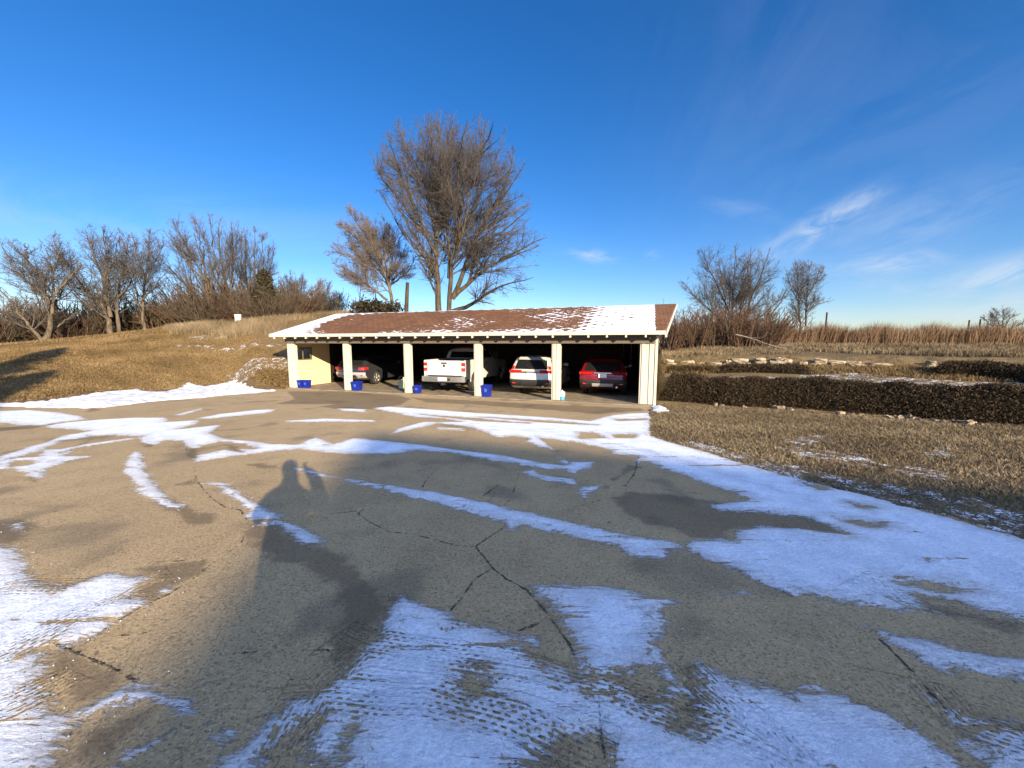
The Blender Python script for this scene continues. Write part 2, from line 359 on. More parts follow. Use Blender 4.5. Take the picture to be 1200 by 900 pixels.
def ground_fn(t, b, vec):
    n1 = noise(t, vec, 0.5, 5, 0.6); n2 = noise(t, vec, 5, 6, 0.7); n3 = noise(t, vec, 30, 4, 0.7)
    far = attr(t, 'lawn')
    c = mix(t, sstep(t, n2, 0.32, 0.68), (0.08, 0.055, 0.027), (0.185, 0.13, 0.064))
    c = mix(t, sstep(t, n1, 0.4, 0.7, 0, 0.6), c, (0.185, 0.135, 0.066))
    c = mix(t, sstep(t, n3, 0.5, 0.7, 0, 0.65), c, (0.085, 0.055, 0.026))
    c = mix(t, mth(t, 'MULTIPLY', far, sstep(t, n1, 0.35, 0.6, 0.1, 0.6)), c, (0.145, 0.090, 0.038))
    c = mix(t, sstep(t, noise(t, vec, 1.3, 4), 0.56, 0.72, 0, 0.5), c, (0.10, 0.095, 0.04))
    sd = mth(t, 'ADD', mth(t, 'MINIMUM', attr(t, 'snow'), 0.02), mth(t, 'MULTIPLY', mth(t, 'SUBTRACT', noise(t, vec, 3.4, 6, 0.72), 0.5), 1.3))
    sd = mth(t, 'SUBTRACT', sd, sstep(t, noise(t, vec, 24, 4, 0.7), 0.44, 0.62, 0, 0.5))
    c = mix(t, sstep(t, sd, -0.02, 0.12, 0, 0.9), c, SNOW)
    t.links.new(c, b.inputs['Base Color']); b.inputs['Roughness'].default_value = 0.95; b.inputs['Specular IOR Level'].default_value = 0.1
    bn = nd(t, 'ShaderNodeBump', {'Strength': 0.9, 'Distance': 0.06, 'Height': mth(t, 'ADD', n2, mth(t, 'MULTIPLY', n3, 0.6))}); t.links.new(bn.outputs[0], b.inputs['Normal'])
M_GROUND = mat('dry_winter_grass_ground', ground_fn)

def tint_mat(name, cols, rough=0.9, spec=0.15):
    """colour runs through cols by the per-leaf or per-blade attribute 'tint'"""
    def fn(t, b, vec):
        rmp = nd(t, 'ShaderNodeValToRGB', {0: attr(t, 'tint')}); el = rmp.color_ramp.elements
        while len(el) < len(cols): el.new(0.5)
        for i, c in enumerate(cols): el[i].position = i / (len(cols) - 1); el[i].color = c + (1,)
        t.links.new(rmp.outputs[0], b.inputs['Base Color'])
    return mat(name, fn, rough=rough, spec=spec)
M_STRAW = tint_mat('dry_straw', [(0.065, 0.048, 0.029), (0.155, 0.115, 0.066), (0.29, 0.225, 0.135)])
M_TALL = tint_mat('tall_dead_grass', [(0.06, 0.034, 0.02), (0.12, 0.072, 0.04), (0.19, 0.122, 0.068), (0.27, 0.19, 0.112)])
M_LEAF = tint_mat('fallen_leaves', [(0.055, 0.037, 0.016), (0.118, 0.077, 0.033), (0.182, 0.122, 0.056), (0.25, 0.175, 0.088)])
M_HEDGE = tint_mat('winter_hedge_leaves', [(0.020, 0.014, 0.008), (0.040, 0.027, 0.015), (0.056, 0.038, 0.019), (0.078, 0.053, 0.027)])
M_NEEDLE = tint_mat('evergreen_needles', [(0.013, 0.013, 0.008), (0.03, 0.027, 0.015), (0.06, 0.047, 0.025)])
def bark(name, c0, c1): return mat(name, lambda t, b, v: (t.links.new(mix(t, sstep(t, noise(t, nd(t, 'ShaderNodeMapping', {'Vector': v, 'Scale': (7, 7, 1.6)}).outputs[0], 1.0, 6, 0.7), 0.35, 0.65), c0, c1), b.inputs['Base Color'])), rough=0.95, spec=0.1)
M_BARK = bark('elm_bark', (0.034, 0.026, 0.019), (0.088, 0.067, 0.046))
M_TWIG = bark('grey_brown_twigs', (0.056, 0.048, 0.041), (0.105, 0.090, 0.077))
M_BARK2 = bark('pale_tree_bark', (0.048, 0.037, 0.026), (0.13, 0.102, 0.07))
M_TWIG2 = bark('pale_grey_twigs', (0.085, 0.068, 0.055), (0.16, 0.13, 0.105))
M_BRUSH = bark('reddish_brush_stems', (0.062, 0.036, 0.025), (0.13, 0.08, 0.052))
M_BRUSH2 = bark('brown_brush_stems', (0.048, 0.036, 0.025), (0.11, 0.082, 0.055))
M_SNAG = bark('dead_snag_wood', (0.03, 0.022, 0.016), (0.07, 0.05, 0.035))
M_DEAD = bark('bleached_dead_wood', (0.12, 0.095, 0.07), (0.24, 0.20, 0.155))
def paint_fn(c, c2):
    def fn(t, b, v):
        st_ = nd(t, 'ShaderNodeMapping', {'Vector': v, 'Scale': (14, 14, 1.2)}).outputs[0]
        c_ = mix(t, sstep(t, noise(t, st_, 1.0, 6, 0.7), 0.50, 0.78, 0, 0.6), c, c2)
        c_ = mix(t, sstep(t, noise(t, v, 26, 5, 0.7), 0.62, 0.74, 0, 0.7), c_, tuple(x * .6 for x in c2))
        t.links.new(c_, b.inputs['Base Color']); b.inputs['Roughness'].default_value = 0.65
        bn = nd(t, 'ShaderNodeBump', {'Strength': 0.25, 'Distance': 0.01, 'Height': noise(t, st_, 2.0, 5)}); t.links.new(bn.outputs[0], b.inputs['Normal'])
    return fn
M_WHITE = mat('weathered_white_paint', paint_fn((0.43, 0.402, 0.335), (0.25, 0.215, 0.16)))
M_CREAM = mat('cream_plywood', paint_fn((0.62, 0.47, 0.27), (0.48, 0.35, 0.19)))
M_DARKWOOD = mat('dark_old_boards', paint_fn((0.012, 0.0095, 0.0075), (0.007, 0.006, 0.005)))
M_HEADER = mat('weathered_brown_header', paint_fn((0.115, 0.09, 0.066), (0.07, 0.055, 0.042)))
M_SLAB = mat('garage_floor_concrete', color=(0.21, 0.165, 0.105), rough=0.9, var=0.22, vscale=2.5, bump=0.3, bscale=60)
def roof_fn(t, b, v):
    s3 = nd(t, 'ShaderNodeSeparateXYZ', {0: v}); X, Y = s3.outputs[0], s3.outputs[1]
    br = nd(t, 'ShaderNodeTexBrick', {'Vector': v, 'Scale': 1.0, 'Mortar Size': 0.012, 'Brick Width': 0.30, 'Row Height': 0.19, 'Color1': (0.135, 0.060, 0.028, 1), 'Color2': (0.185, 0.088, 0.041, 1), 'Mortar': (0.05, 0.026, 0.016, 1)}, offset=0.5)
    c = mix(t, sstep(t, noise(t, v, 1.2, 5), 0.35, 0.7, 0, 0.55), br.outputs[0], (0.075, 0.04, 0.022))
    c = mix(t, sstep(t, noise(t, v, 14, 4, .7), 0.55, 0.75, 0, 0.5), c, (0.25, 0.15, 0.09))
    # slanting lattice of snow caught on the shingle tabs
    l1 = mth(t, 'SINE', mth(t, 'MULTIPLY', mth(t, 'ADD', X, mth(t, 'MULTIPLY', Y, 1.25)), 2 * math.pi / 0.62))
    l2 = mth(t, 'SINE', mth(t, 'MULTIPLY', mth(t, 'SUBTRACT', X, mth(t, 'MULTIPLY', Y, 1.25)), 2 * math.pi / 0.62))
    lat = mth(t, 'MAXIMUM', l1, l2)
    big = mth(t, 'MULTIPLY', mth(t, 'SUBTRACT', noise(t, v, 0.55, 4, .6), 0.5), 1.7)
    fin = mth(t, 'MULTIPLY', mth(t, 'SUBTRACT', noise(t, v, 6, 6, .75), 0.5), 2.0)
    a = mth(t, 'ADD', mth(t, 'ADD', attr(t, 'snow'), big), mth(t, 'ADD', fin, mth(t, 'MULTIPLY', mth(t, 'SUBTRACT', lat, 0.5), 0.40)))
    c = mix(t, sstep(t, a, 0.48, 0.66, 0, 0.93), c, SNOW)
    t.links.new(c, b.inputs['Base Color']); b.inputs['Roughness'].default_value = 0.9; b.inputs['Specular IOR Level'].default_value = 0.15
    bn = nd(t, 'ShaderNodeBump', {'Strength': 0.6, 'Distance': 0.012, 'Height': mth(t, 'ADD', br.outputs[1], mth(t, 'MULTIPLY', noise(t, v, 50, 3), 0.5))}, invert=True); t.links.new(bn.outputs[0], b.inputs['Normal'])
M_ROOF = mat('brown_shingles_with_snow', roof_fn)
M_SNOW = mat('clean_snow', color=(0.55, 0.56, 0.58), rough=0.85, var=0.2, vscale=4, bump=0.7, bscale=18, spec=0.2)
M_STONE = mat('pale_limestone', color=(0.27, 0.215, 0.145), rough=0.9, var=0.34, vscale=5, bump=0.7, bscale=14, spec=0.15)
M_GLASS = mat('dark_car_glass', color=(0.012, 0.013, 0.015), rough=0.06, var=0, spec=0.5)
M_WGLASS = mat('window_glass', color=(0.9, 0.92, 0.92), rough=0.03, var=0, Transmission_Weight=1.0, IOR=1.05)
M_CARWHITE = mat('white_car_paint', color=(0.50, 0.49, 0.455), rough=0.28, var=0.03, spec=0.5, Coat_Weight=0.6)
M_CARRED = mat('deep_red_car_paint', color=(0.15, 0.006, 0.010), rough=0.25, var=0.03, spec=0.5, Coat_Weight=0.7)
M_CARBLACK = mat('charcoal_car_paint', color=(0.022, 0.023, 0.026), rough=0.25, var=0.03, spec=0.5, Coat_Weight=0.7)
M_TRIM = mat('black_plastic_trim', color=(0.022, 0.022, 0.023), rough=0.6, var=0.1)
M_TYRE = mat('tyre_rubber', color=(0.02, 0.02, 0.02), rough=0.85, var=0.2, vscale=20)
M_RIM = mat('alloy_rim', color=(0.62, 0.61, 0.58), rough=0.32, metal=0.8, var=0.05)
M_CHROME = mat('chrome_bumper', color=(0.72, 0.70, 0.66), rough=0.22, metal=0.95, var=0.04)
M_SKID = mat('silver_skid_plate', color=(0.42, 0.42, 0.41), rough=0.45, metal=0.3, var=0.05)
M_TAIL = mat('red_tail_lamp', color=(0.42, 0.015, 0.012), rough=0.12, var=0.08, vscale=30, spec=0.6, Coat_Weight=1.0)
M_CLEAR = mat('clear_lamp_lens', color=(0.75, 0.72, 0.68), rough=0.12, var=0.05, spec=0.6)
M_PLATE = mat('licence_plate_white', color=(0.72, 0.72, 0.70), rough=0.45, var=0.08, vscale=18)
M_BIN = mat('blue_bin_plastic', color=(0.006, 0.016, 0.19), rough=0.45, var=0.12, spec=0.4)
M_JUGW = mat('white_jug_plastic', color=(0.72, 0.76, 0.80), rough=0.4, var=0.05)
M_TEAL = mat('teal_label', color=(0.05, 0.28, 0.40), rough=0.5, var=0.1)
M_PAIL = mat('pale_green_pail', color=(0.30, 0.36, 0.24), rough=0.5, var=0.1)
M_BOX = mat('utility_box_white', paint_fn((0.50, 0.47, 0.41), (0.36, 0.33, 0.28)))
M_BRICK = mat('red_brick_wall', color=(0.28, 0.12, 0.08), rough=0.9, var=0.2, vscale=8, bump=0.3)
M_SHINGLE = mat('grey_roof_shingles', color=(0.10, 0.09, 0.085), rough=0.9, var=0.2)
M_COAT = mat('dark_coat_fabric', color=(0.03, 0.035, 0.05), rough=0.9, var=0.15)
M_SKIN = mat('skin', color=(0.50, 0.32, 0.23), rough=0.5, var=0.05)
M_HAIR = mat('brown_hair', color=(0.06, 0.035, 0.02), rough=0.7, var=0.2, vscale=40)
M_PHONE = mat('black_phone_glass', color=(0.01, 0.01, 0.011), rough=0.2, var=0)
# ------------------------------------------------------------------ the ground sheet
def polar(front_n, back_n, half, r0, r1, nr):
    a = np.r_[np.linspace(-half, half, front_n), np.linspace(half, 360 - half, back_n + 2)[1:-1]]
    rr = np.geomspace(r0, r1, nr)
    A, Rr = np.meshgrid(np.radians(a), rr)
    X = np.r_[0.0, (Rr * np.sin(A)).ravel()]; Y = np.r_[0.0, (Rr * np.cos(A)).ravel()]
    m = len(a); i = np.arange(nr - 1)[:, None] * m; j = np.arange(m)[None]; j2 = (j + 1) % m
    Q = (np.stack([i + j, i + j2, i + m + j2, i + m + j], -1).reshape(-1, 4) + 1)[:, ::-1]
    T = np.stack([np.zeros(m, int), (np.arange(m) + 1) % m + 1, np.arange(m) + 1], -1)[:, ::-1]
    return X, Y, Q, T
def px_poly(poly, fn):
    return np.array([fn(*p)[:2] for p in poly])
# snow lying on the grass, traced as ground outlines
G_SNOW = [[(790, 519), (811, 525), (874, 544), (937, 561), (1013, 580), (1083, 600), (1153, 619), (1200, 632), (1200, 616), (1153, 600), (1083, 582), (1013, 566), (937, 547), (874, 533), (811, 517)],
          [(200, 404), (260, 406), (330, 404), (330, 407), (260, 410), (215, 407)], [(262, 439), (285, 429), (336, 419), (337, 436), (300, 442)],
          [(215, 396), (270, 390), (275, 393), (225, 398)], [(-20, 398), (20, 395), (40, 398), (10, 402), (-20, 404)],
          [(880, 556), (930, 548), (1000, 560), (1060, 572), (1100, 580), (1090, 590), (1040, 580), (960, 566)],
          [(1070, 572), (1110, 576), (1165, 590), (1200, 610), (1200, 626), (1150, 606), (1090, 588)],
          [(1050, 545), (1110, 553), (1130, 562), (1090, 562), (1050, 553)], [(920, 514), (960, 510), (975, 518), (930, 522)],
          [(1080, 528), (1110, 526), (1115, 534), (1085, 534)], [(800, 523), (850, 528), (905, 545), (890, 550), (840, 535)], [(905, 520), (1000, 532), (1050, 548), (1000, 545), (920, 530)],
          [(930, 440), (1000, 437), (1100, 446), (1200, 448), (1200, 466), (1100, 458), (1020, 453), (950, 450)], [(820, 442), (900, 440), (955, 444), (940, 450), (850, 448)]]
X, Y, Q, T = polar(520, 90, 66, 1.0, 3000, 330)
Z = height(X, Y)
PX = np.stack([X, Y], 1); gs = np.full(len(X), -1.0)
for p in G_SNOW: poly_sdf(PX, px_poly(p, hit), gs, 1.2)
ss_ = (X - LP[0]) * D[0] + (Y - LP[1]) * D[1]
lawn = ((ss_ < 0) & (Y > 0)).astype(float)
# the paved yard: outline on the ground
R_EDGE = [(764, 478), (764, 486), (762, 512), (785, 519), (811, 526), (843, 535), (874, 545), (902, 553), (937, 562), (978, 573), (1013, 581), (1048, 590), (1083, 601), (1118, 609), (1153, 620), (1200, 633), (1290, 664), (1420, 720)]
LOTP = [st(-1.0, 0.02)[:2], st(GL + .12, 0.02)[:2]] + [lot(*p)[:2] for p in R_EDGE] + [np.array(q) for q in ((11, -2), (16, -14), (30, -27), (-40, -27), (-45, 0))] + EXT[2:] + [p[:2] for p in EP]
LOTP = np.array([[p[0], p[1]] for p in LOTP])
under = np.full(len(X), -1.0); poly_sdf(PX, LOTP, under, 1.0)
Z = Z - 0.06 * smooth(under, 0.02, 0.25)
link('ground', np_mesh('ground', np.stack([X, Y, Z], 1), [Q, T], {'snow': gs, 'lawn': lawn}), M_GROUND, smooth_=True)['kind'] = 'structure'

# ------------------------------------------------------------------ the paved yard with its snow, damp and cracks
S_POS = [
 [(-12, 483), (37, 481), (70, 484), (95, 488), (104, 492), (70, 496), (45, 500), (20, 499), (0, 496), (-12, 496)],
 [(45, 501), (75, 496), (121, 492), (160, 490), (199, 490), (196, 495), (234, 493), (234, 497), (208, 504), (235, 501), (262, 498), (246, 508), (262, 514), (256, 519), (240, 523), (233, 527), (219, 526), (212, 518), (195, 517), (183, 522), (170, 522), (158, 512), (130, 511), (104, 512), (74, 512), (104, 506)],
 [(-12, 538), (9, 533), (32, 525), (54, 519), (74, 511), (110, 506), (104, 513), (78, 517), (58, 524), (40, 532), (24, 537), (0, 542), (-12, 545)],
 [(50, 528), (71, 527), (97, 522), (130, 517), (160, 513), (160, 515), (130, 520), (98, 525), (84, 529), (80, 535), (119, 535), (100, 538), (80, 541), (58, 551), (52, 560), (39, 563), (30, 560), (28, 555), (11, 551), (-12, 552), (-12, 544), (24, 537), (45, 536)],
 [(152, 530), (169, 530), (171, 547), (180, 562), (189, 575), (202, 586), (217, 596), (200, 598), (173, 588), (160, 577), (152, 562), (143, 555), (145, 544)],
 [(230, 567), (263, 566), (280, 577), (297, 587), (333, 607), (360, 623), (384, 637), (374, 643), (360, 642), (347, 633), (327, 618), (300, 618), (292, 613), (290, 603), (277, 590), (253, 573)],
 [(343, 549), (362, 551), (385, 558), (407, 562), (460, 570), (508, 577), (540, 583), (580, 592), (633, 605), (700, 620), (750, 630), (803, 638), (803, 645), (783, 648), (780, 656), (737, 653), (717, 641), (693, 638), (653, 628), (613, 617), (603, 624), (592, 624), (588, 615), (560, 604), (527, 596), (497, 588), (440, 574), (400, 563), (375, 559), (352, 554)],
 [(200, 498), (225, 507), (238, 511), (280, 516), (320, 521), (349, 522), (358, 517), (371, 513), (384, 518), (392, 521), (413, 514), (429, 515), (467, 519), (487, 521), (529, 527), (593, 535), (633, 543), (660, 546), (668, 542), (697, 542), (697, 549), (673, 556), (660, 551), (636, 551), (593, 543), (540, 534), (495, 529), (483, 530), (451, 535), (424, 534), (397, 533), (349, 528), (320, 530), (280, 535), (227, 543), (229, 535), (262, 528), (300, 527), (283, 521), (240, 516), (215, 514)],
 [(609, 554), (628, 551), (633, 557), (655, 560), (676, 562), (677, 570), (647, 566), (620, 561)], [(681, 571), (710, 570), (700, 574), (684, 585), (677, 579)], [(620, 512), (632, 515), (650, 527), (642, 527)], [(650, 533), (668, 542), (672, 552), (660, 548)],
 [(434, 479), (455, 477), (513, 481), (567, 485), (647, 490), (690, 494), (717, 487), (740, 485), (763, 484), (763, 511), (785, 519), (811, 526), (843, 535), (874, 545), (902, 553), (937, 562), (978, 573), (1013, 581), (1048, 590), (1083, 601), (1118, 609), (1153, 620), (1200, 632), (1300, 670), (1300, 760), (1200, 733), (1160, 722), (1060, 719), (1000, 711), (933, 699), (893, 688), (867, 674), (833, 660), (800, 644), (800, 637), (807, 633), (857, 633), (863, 621), (887, 617), (933, 620), (990, 627), (950, 609), (890, 603), (843, 600), (829, 593), (848, 590), (877, 586), (866, 581), (857, 577), (829, 570), (811, 562), (790, 555), (773, 550), (766, 545), (752, 541), (749, 548), (744, 546), (745, 537), (717, 533), (710, 526), (690, 523), (673, 519), (633, 514), (640, 520), (650, 528), (640, 527), (617, 519), (617, 514), (601, 512), (583, 514), (567, 507), (545, 500), (511, 497), (505, 499), (479, 505), (455, 510), (465, 503), (495, 495), (540, 495), (520, 491), (487, 490), (460, 484)],
 [(20, 497), (110, 490), (60, 492)], [(255, 486), (300, 481), (325, 480), (318, 484), (280, 488), (240, 492), (225, 492)], [(330, 494), (380, 491), (440, 493), (440, 495), (380, 495), (335, 496)], [(395, 479), (430, 480), (430, 484), (400, 482)], [(202, 487), (235, 479), (240, 480), (215, 487)], [(510, 501), (545, 503), (545, 506), (512, 504)],
 [(974, 725), (993, 729), (1020, 737), (1053, 745), (1100, 755), (1150, 765), (1230, 776), (1300, 790), (1300, 820), (1203, 802), (1167, 800), (1127, 793), (1083, 780), (1040, 757), (1013, 737)],
 [(1077, 812), (1100, 826), (1133, 838), (1163, 843), (1203, 853), (1300, 870), (1300, 960), (1160, 960), (1143, 900), (1127, 863), (1100, 834)],
 [(806, 779), (823, 779), (853, 793), (893, 803), (917, 810), (943, 813), (957, 807), (987, 815), (1013, 823), (1040, 837), (1067, 853), (1090, 870), (1120, 890), (1140, 920), (1140, 1000), (400, 1000), (330, 960), (225, 920), (262, 893), (290, 870), (313, 834), (325, 837), (337, 820), (366, 814), (392, 793), (421, 767), (430, 757), (441, 750), (453, 722), (470, 700), (497, 707), (527, 719), (560, 734), (600, 744), (627, 751), (630, 763), (647, 777), (675, 792), (672, 763), (667, 753), (647, 717), (619, 687), (653, 687), (677, 688), (717, 688), (753, 697), (797, 703), (800, 707), (783, 715), (783, 747), (777, 760), (782, 772), (800, 800), (815, 815)],
 [(70, 845), (118, 820), (150, 805), (172, 804), (200, 817), (223, 825), (246, 840), (262, 852), (285, 858), (270, 872), (247, 860), (227, 843), (187, 829), (140, 833), (83, 853)],
 [(240, 860), (262, 864), (258, 874), (240, 874)], [(127, 905), (150, 885), (197, 862), (215, 850), (235, 843), (215, 858), (185, 877), (150, 898), (140, 912)],
 [(-40, 634), (0, 640), (20, 643), (33, 663), (43, 680), (80, 687), (100, 680), (127, 672), (180, 677), (182, 684), (158, 700), (180, 710), (160, 717), (123, 740), (93, 757), (57, 763), (60, 780), (60, 807), (70, 833), (83, 842), (78, 867), (84, 900), (100, 1000), (-200, 1000), (-200, 640)],
 [(183, 697), (200, 684), (201, 694), (187, 703)], [(8, 616), (28, 613), (29, 625), (16, 624)],
 [(822, 704), (850, 698), (868, 694), (885, 698), (860, 702)],
]
S_NEG = [
 [(680, 508), (695, 508), (710, 514), (680, 515)], [(720, 492), (757, 491), (757, 493), (725, 494)], [(717, 510), (745, 510), (742, 514), (722, 514)],
 [(560, 489), (650, 494), (700, 499), (640, 496)], [(490, 486), (560, 491), (620, 497), (560, 494)],
 [(262, 521), (272, 522), (285, 531), (270, 529)], [(20, 541), (40, 541), (35, 546), (15, 548)],
 [(987, 612), (1035, 617), (1010, 618)], [(1082, 703), (1105, 705), (1150, 720), (1153, 725), (1110, 722), (1090, 712)], [(1058, 687), (1140, 692), (1100, 694)],
 [(737, 800), (752, 788), (770, 790), (775, 812), (757, 823)], [(795, 850), (800, 820), (812, 845)], [(545, 800), (575, 800), (578, 816), (550, 818)], [(640, 885), (665, 870), (700, 872), (708, 905), (650, 905)],
 [(307, 897), (333, 877), (395, 902), (400, 1000), (290, 1000)], [(76, 858), (140, 838), (182, 831), (180, 847), (140, 877), (126, 905), (82, 905)],
 [(70, 532), (90, 527), (78, 530)], [(943, 568), (973, 573), (960, 575)], [(1000, 592), (1025, 596), (1005, 596)], [(345, 868), (372, 850), (355, 868)], [(395, 880), (410, 862), (405, 885)],
]
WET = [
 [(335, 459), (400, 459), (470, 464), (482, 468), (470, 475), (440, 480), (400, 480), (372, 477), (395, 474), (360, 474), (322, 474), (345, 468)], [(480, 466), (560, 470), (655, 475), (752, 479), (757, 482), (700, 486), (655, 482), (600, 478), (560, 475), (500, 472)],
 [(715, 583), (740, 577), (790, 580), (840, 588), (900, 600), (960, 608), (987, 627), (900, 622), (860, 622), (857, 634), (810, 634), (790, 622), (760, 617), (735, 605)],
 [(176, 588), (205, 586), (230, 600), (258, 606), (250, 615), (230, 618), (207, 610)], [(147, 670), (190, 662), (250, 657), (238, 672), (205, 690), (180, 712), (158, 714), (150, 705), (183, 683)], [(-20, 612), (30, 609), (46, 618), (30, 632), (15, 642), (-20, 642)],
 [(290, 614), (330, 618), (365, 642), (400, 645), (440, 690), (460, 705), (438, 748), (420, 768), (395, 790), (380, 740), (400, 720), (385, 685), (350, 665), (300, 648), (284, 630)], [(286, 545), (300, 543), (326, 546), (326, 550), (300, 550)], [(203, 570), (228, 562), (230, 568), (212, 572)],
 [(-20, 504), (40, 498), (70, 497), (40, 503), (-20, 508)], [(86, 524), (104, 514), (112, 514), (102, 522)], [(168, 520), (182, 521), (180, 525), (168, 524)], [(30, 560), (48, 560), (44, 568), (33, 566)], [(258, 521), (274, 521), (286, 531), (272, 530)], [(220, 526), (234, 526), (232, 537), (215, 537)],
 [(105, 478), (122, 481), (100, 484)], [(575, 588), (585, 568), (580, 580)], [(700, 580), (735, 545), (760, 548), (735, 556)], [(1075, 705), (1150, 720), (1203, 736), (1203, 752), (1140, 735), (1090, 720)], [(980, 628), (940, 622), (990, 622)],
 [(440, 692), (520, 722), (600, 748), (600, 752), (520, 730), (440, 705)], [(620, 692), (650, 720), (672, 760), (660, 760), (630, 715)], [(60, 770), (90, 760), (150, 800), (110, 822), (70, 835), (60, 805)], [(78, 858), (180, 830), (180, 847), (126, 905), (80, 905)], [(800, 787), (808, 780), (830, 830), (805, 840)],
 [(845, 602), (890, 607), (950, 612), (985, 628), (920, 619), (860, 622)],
]
CRACK = [
 ([(420, 603), (433, 613), (457, 625), (483, 627), (513, 635), (533, 640), (557, 642)], 1.0), ([(557, 642), (567, 635), (583, 625), (592, 617)], 1.6), ([(592, 593), (600, 583), (608, 557)], .8), ([(557, 642), (577, 667), (593, 680), (617, 693), (643, 723), (667, 757), (674, 772)], 1.2),
 ([(577, 667), (557, 680), (543, 700), (528, 717)], 1.3), ([(420, 603), (430, 594), (450, 590), (467, 583)], .9), ([(733, 570), (743, 557), (748, 537)], 1.8), ([(680, 563), (700, 566), (727, 570), (767, 573), (800, 577), (840, 582)], .9), ([(607, 742), (633, 732), (643, 723)], .9), ([(495, 572), (500, 562), (512, 552)], 1.2),
 ([(567, 582), (576, 575), (584, 569)], 2.0), ([(227, 542), (228, 557), (232, 566), (239, 575), (249, 586), (264, 596), (282, 599), (290, 612)], .9), ([(286, 628), (283, 637), (267, 650), (247, 663), (227, 680), (200, 697), (160, 717), (133, 733), (100, 757)], .9), ([(143, 667), (167, 662), (200, 659), (243, 659)], .7),
 ([(57, 755), (83, 765), (107, 775), (133, 787), (160, 801)], 1.5), ([(95, 766), (60, 783)], .8), ([(133, 748), (165, 745), (190, 737)], 1.0), ([(1033, 753), (1053, 773), (1070, 790), (1087, 810), (1113, 840)], 1.5), ([(702, 820), (705, 860), (710, 905)], .8), ([(250, 770), (300, 766), (390, 764)], .3),
 ([(363, 607), (390, 603), (420, 600)], 1.2), ([(905, 690), (960, 715), (1000, 735), (1033, 753)], .6), ([(700, 590), (712, 584), (660, 600)], .7), ([(480, 520), (560, 533), (620, 545), (680, 563)], .5), ([(140, 513), (175, 526), (182, 521), (213, 517), (222, 536)], .8),
]
TRACK = [[(400, 742), (433, 757), (480, 765), (557, 776), (633, 790), (683, 803), (733, 820), (800, 843), (880, 875), (960, 915)], [(330, 815), (360, 812), (400, 815), (460, 822), (500, 822), (600, 850), (720, 905)],
         [(-60, 800), (20, 765), (90, 725), (150, 690), (200, 672)], [(-80, 870), (20, 830), (90, 790)], [(-60, 720), (20, 690), (90, 690)], [(1000, 680), (1060, 705), (1120, 716), (1180, 726), (1260, 745)], [(806, 785), (835, 815), (880, 850), (930, 900)], [(330, 890), (352, 850), (380, 800), (420, 765)], [(1085, 800), (1130, 850), (1190, 870), (1260, 890)], [(560, 500), (640, 508), (760, 530), (860, 560), (960, 590)]]
X, Y, Q, T = polar(800, 60, 60, 1.0, 48, 740)
P = np.stack([X, Y], 1)
snow = np.full(len(X), -0.6); wet = np.full(len(X), -0.6); crack = np.full(len(X), 1.0)
tu = np.zeros(len(X)); tv = np.full(len(X), 9.0)
for p in S_POS: poly_sdf(P, px_poly(p, lot), snow)
for p in S_NEG: poly_sdf(P, px_poly(p, lot), snow, 0.3, -1)
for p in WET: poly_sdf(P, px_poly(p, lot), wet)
for p, wd in CRACK:
    q = px_poly(p, lot)
    near = np.where((P[:, 0] > q[:, 0].min() - .3) & (P[:, 0] < q[:, 0].max() + .3) & (P[:, 1] > q[:, 1].min() - .3) & (P[:, 1] < q[:, 1].max() + .3))[0]
    for a, b in zip(q[:-1], q[1:]):
        crack[near] = np.minimum(crack[near], segdist(P[near], a, b)[0] - 0.006 * wd)
for p in TRACK:
    q = px_poly(p, lot); acc = 0.0; i_ = -1
    near = np.where((P[:, 0] > q[:, 0].min() - .4) & (P[:, 0] < q[:, 0].max() + .4) & (P[:, 1] > q[:, 1].min() - .4) & (P[:, 1] < q[:, 1].max() + .4))[0]
    for a, b in zip(q[:-1], q[1:]):
        i_ += 1; dd, tt = segdist(P[near], a, b); L_ = np.linalg.norm(b - a); sgn = np.sign((b[0] - a[0]) * (P[near, 1] - a[1]) - (b[1] - a[1]) * (P[near, 0] - a[0]))
        up = dd < np.abs(tv[near]); up &= ~(((i_ == 0) & (tt <= 0)) | ((i_ == len(q) - 2) & (tt >= 1))); k = near[up]; tv[k] = (dd * sgn)[up]; tu[k] = acc + tt[up] * L_; acc += L_
rgc = np.random.default_rng(17); cand = np.where((snow > -.10) & (snow < .04) & (np.hypot(X, Y) < 6) & (Y > 0))[0]
wgt = np.hypot(X, Y)[cand] ** 2; CRB = cand[rgc.choice(len(cand), 2600, p=wgt / wgt.sum())]; CRP = P[CRB] + rgc.normal(size=(2600, 2)) * .03
Z = height(X, Y) + 0.012 + 0.014 * smooth(snow, -.02, .10)
ins = np.full(len(X), -1.0); poly_sdf(P, LOTP, ins, 1.0)
ins = ins + (0.09 * np.sin(X * 5.1 + np.sin(Y * 3.3)) * np.sin(Y * 4.3 + 1) + 0.07 * np.sin(X * 13 + 2 * np.sin(Y * 7)) * np.sin(Y * 11) + 0.05 * np.sin(X * 31 + Y * 7) * np.sin(Y * 27 - X * 9)) * (ins < 0.4)
fq = ins[Q].min(1) > 0; ft = ins[T].min(1) > 0
Q, T = Q[fq], T[ft]
used = np.unique(np.r_[Q.ravel(), T.ravel()]); rm = np.zeros(len(X), int); rm[used] = np.arange(len(used))
me = np_mesh('parking_lot', np.stack([X, Y, Z], 1)[used], [rm[Q], rm[T]], {'snow': snow[used], 'wet': wet[used], 'crack': crack[used], 'trk_u': tu[used], 'trk_v': tv[used]})
link('parking_lot', me, M_LOT, smooth_=True)['kind'] = 'structure'

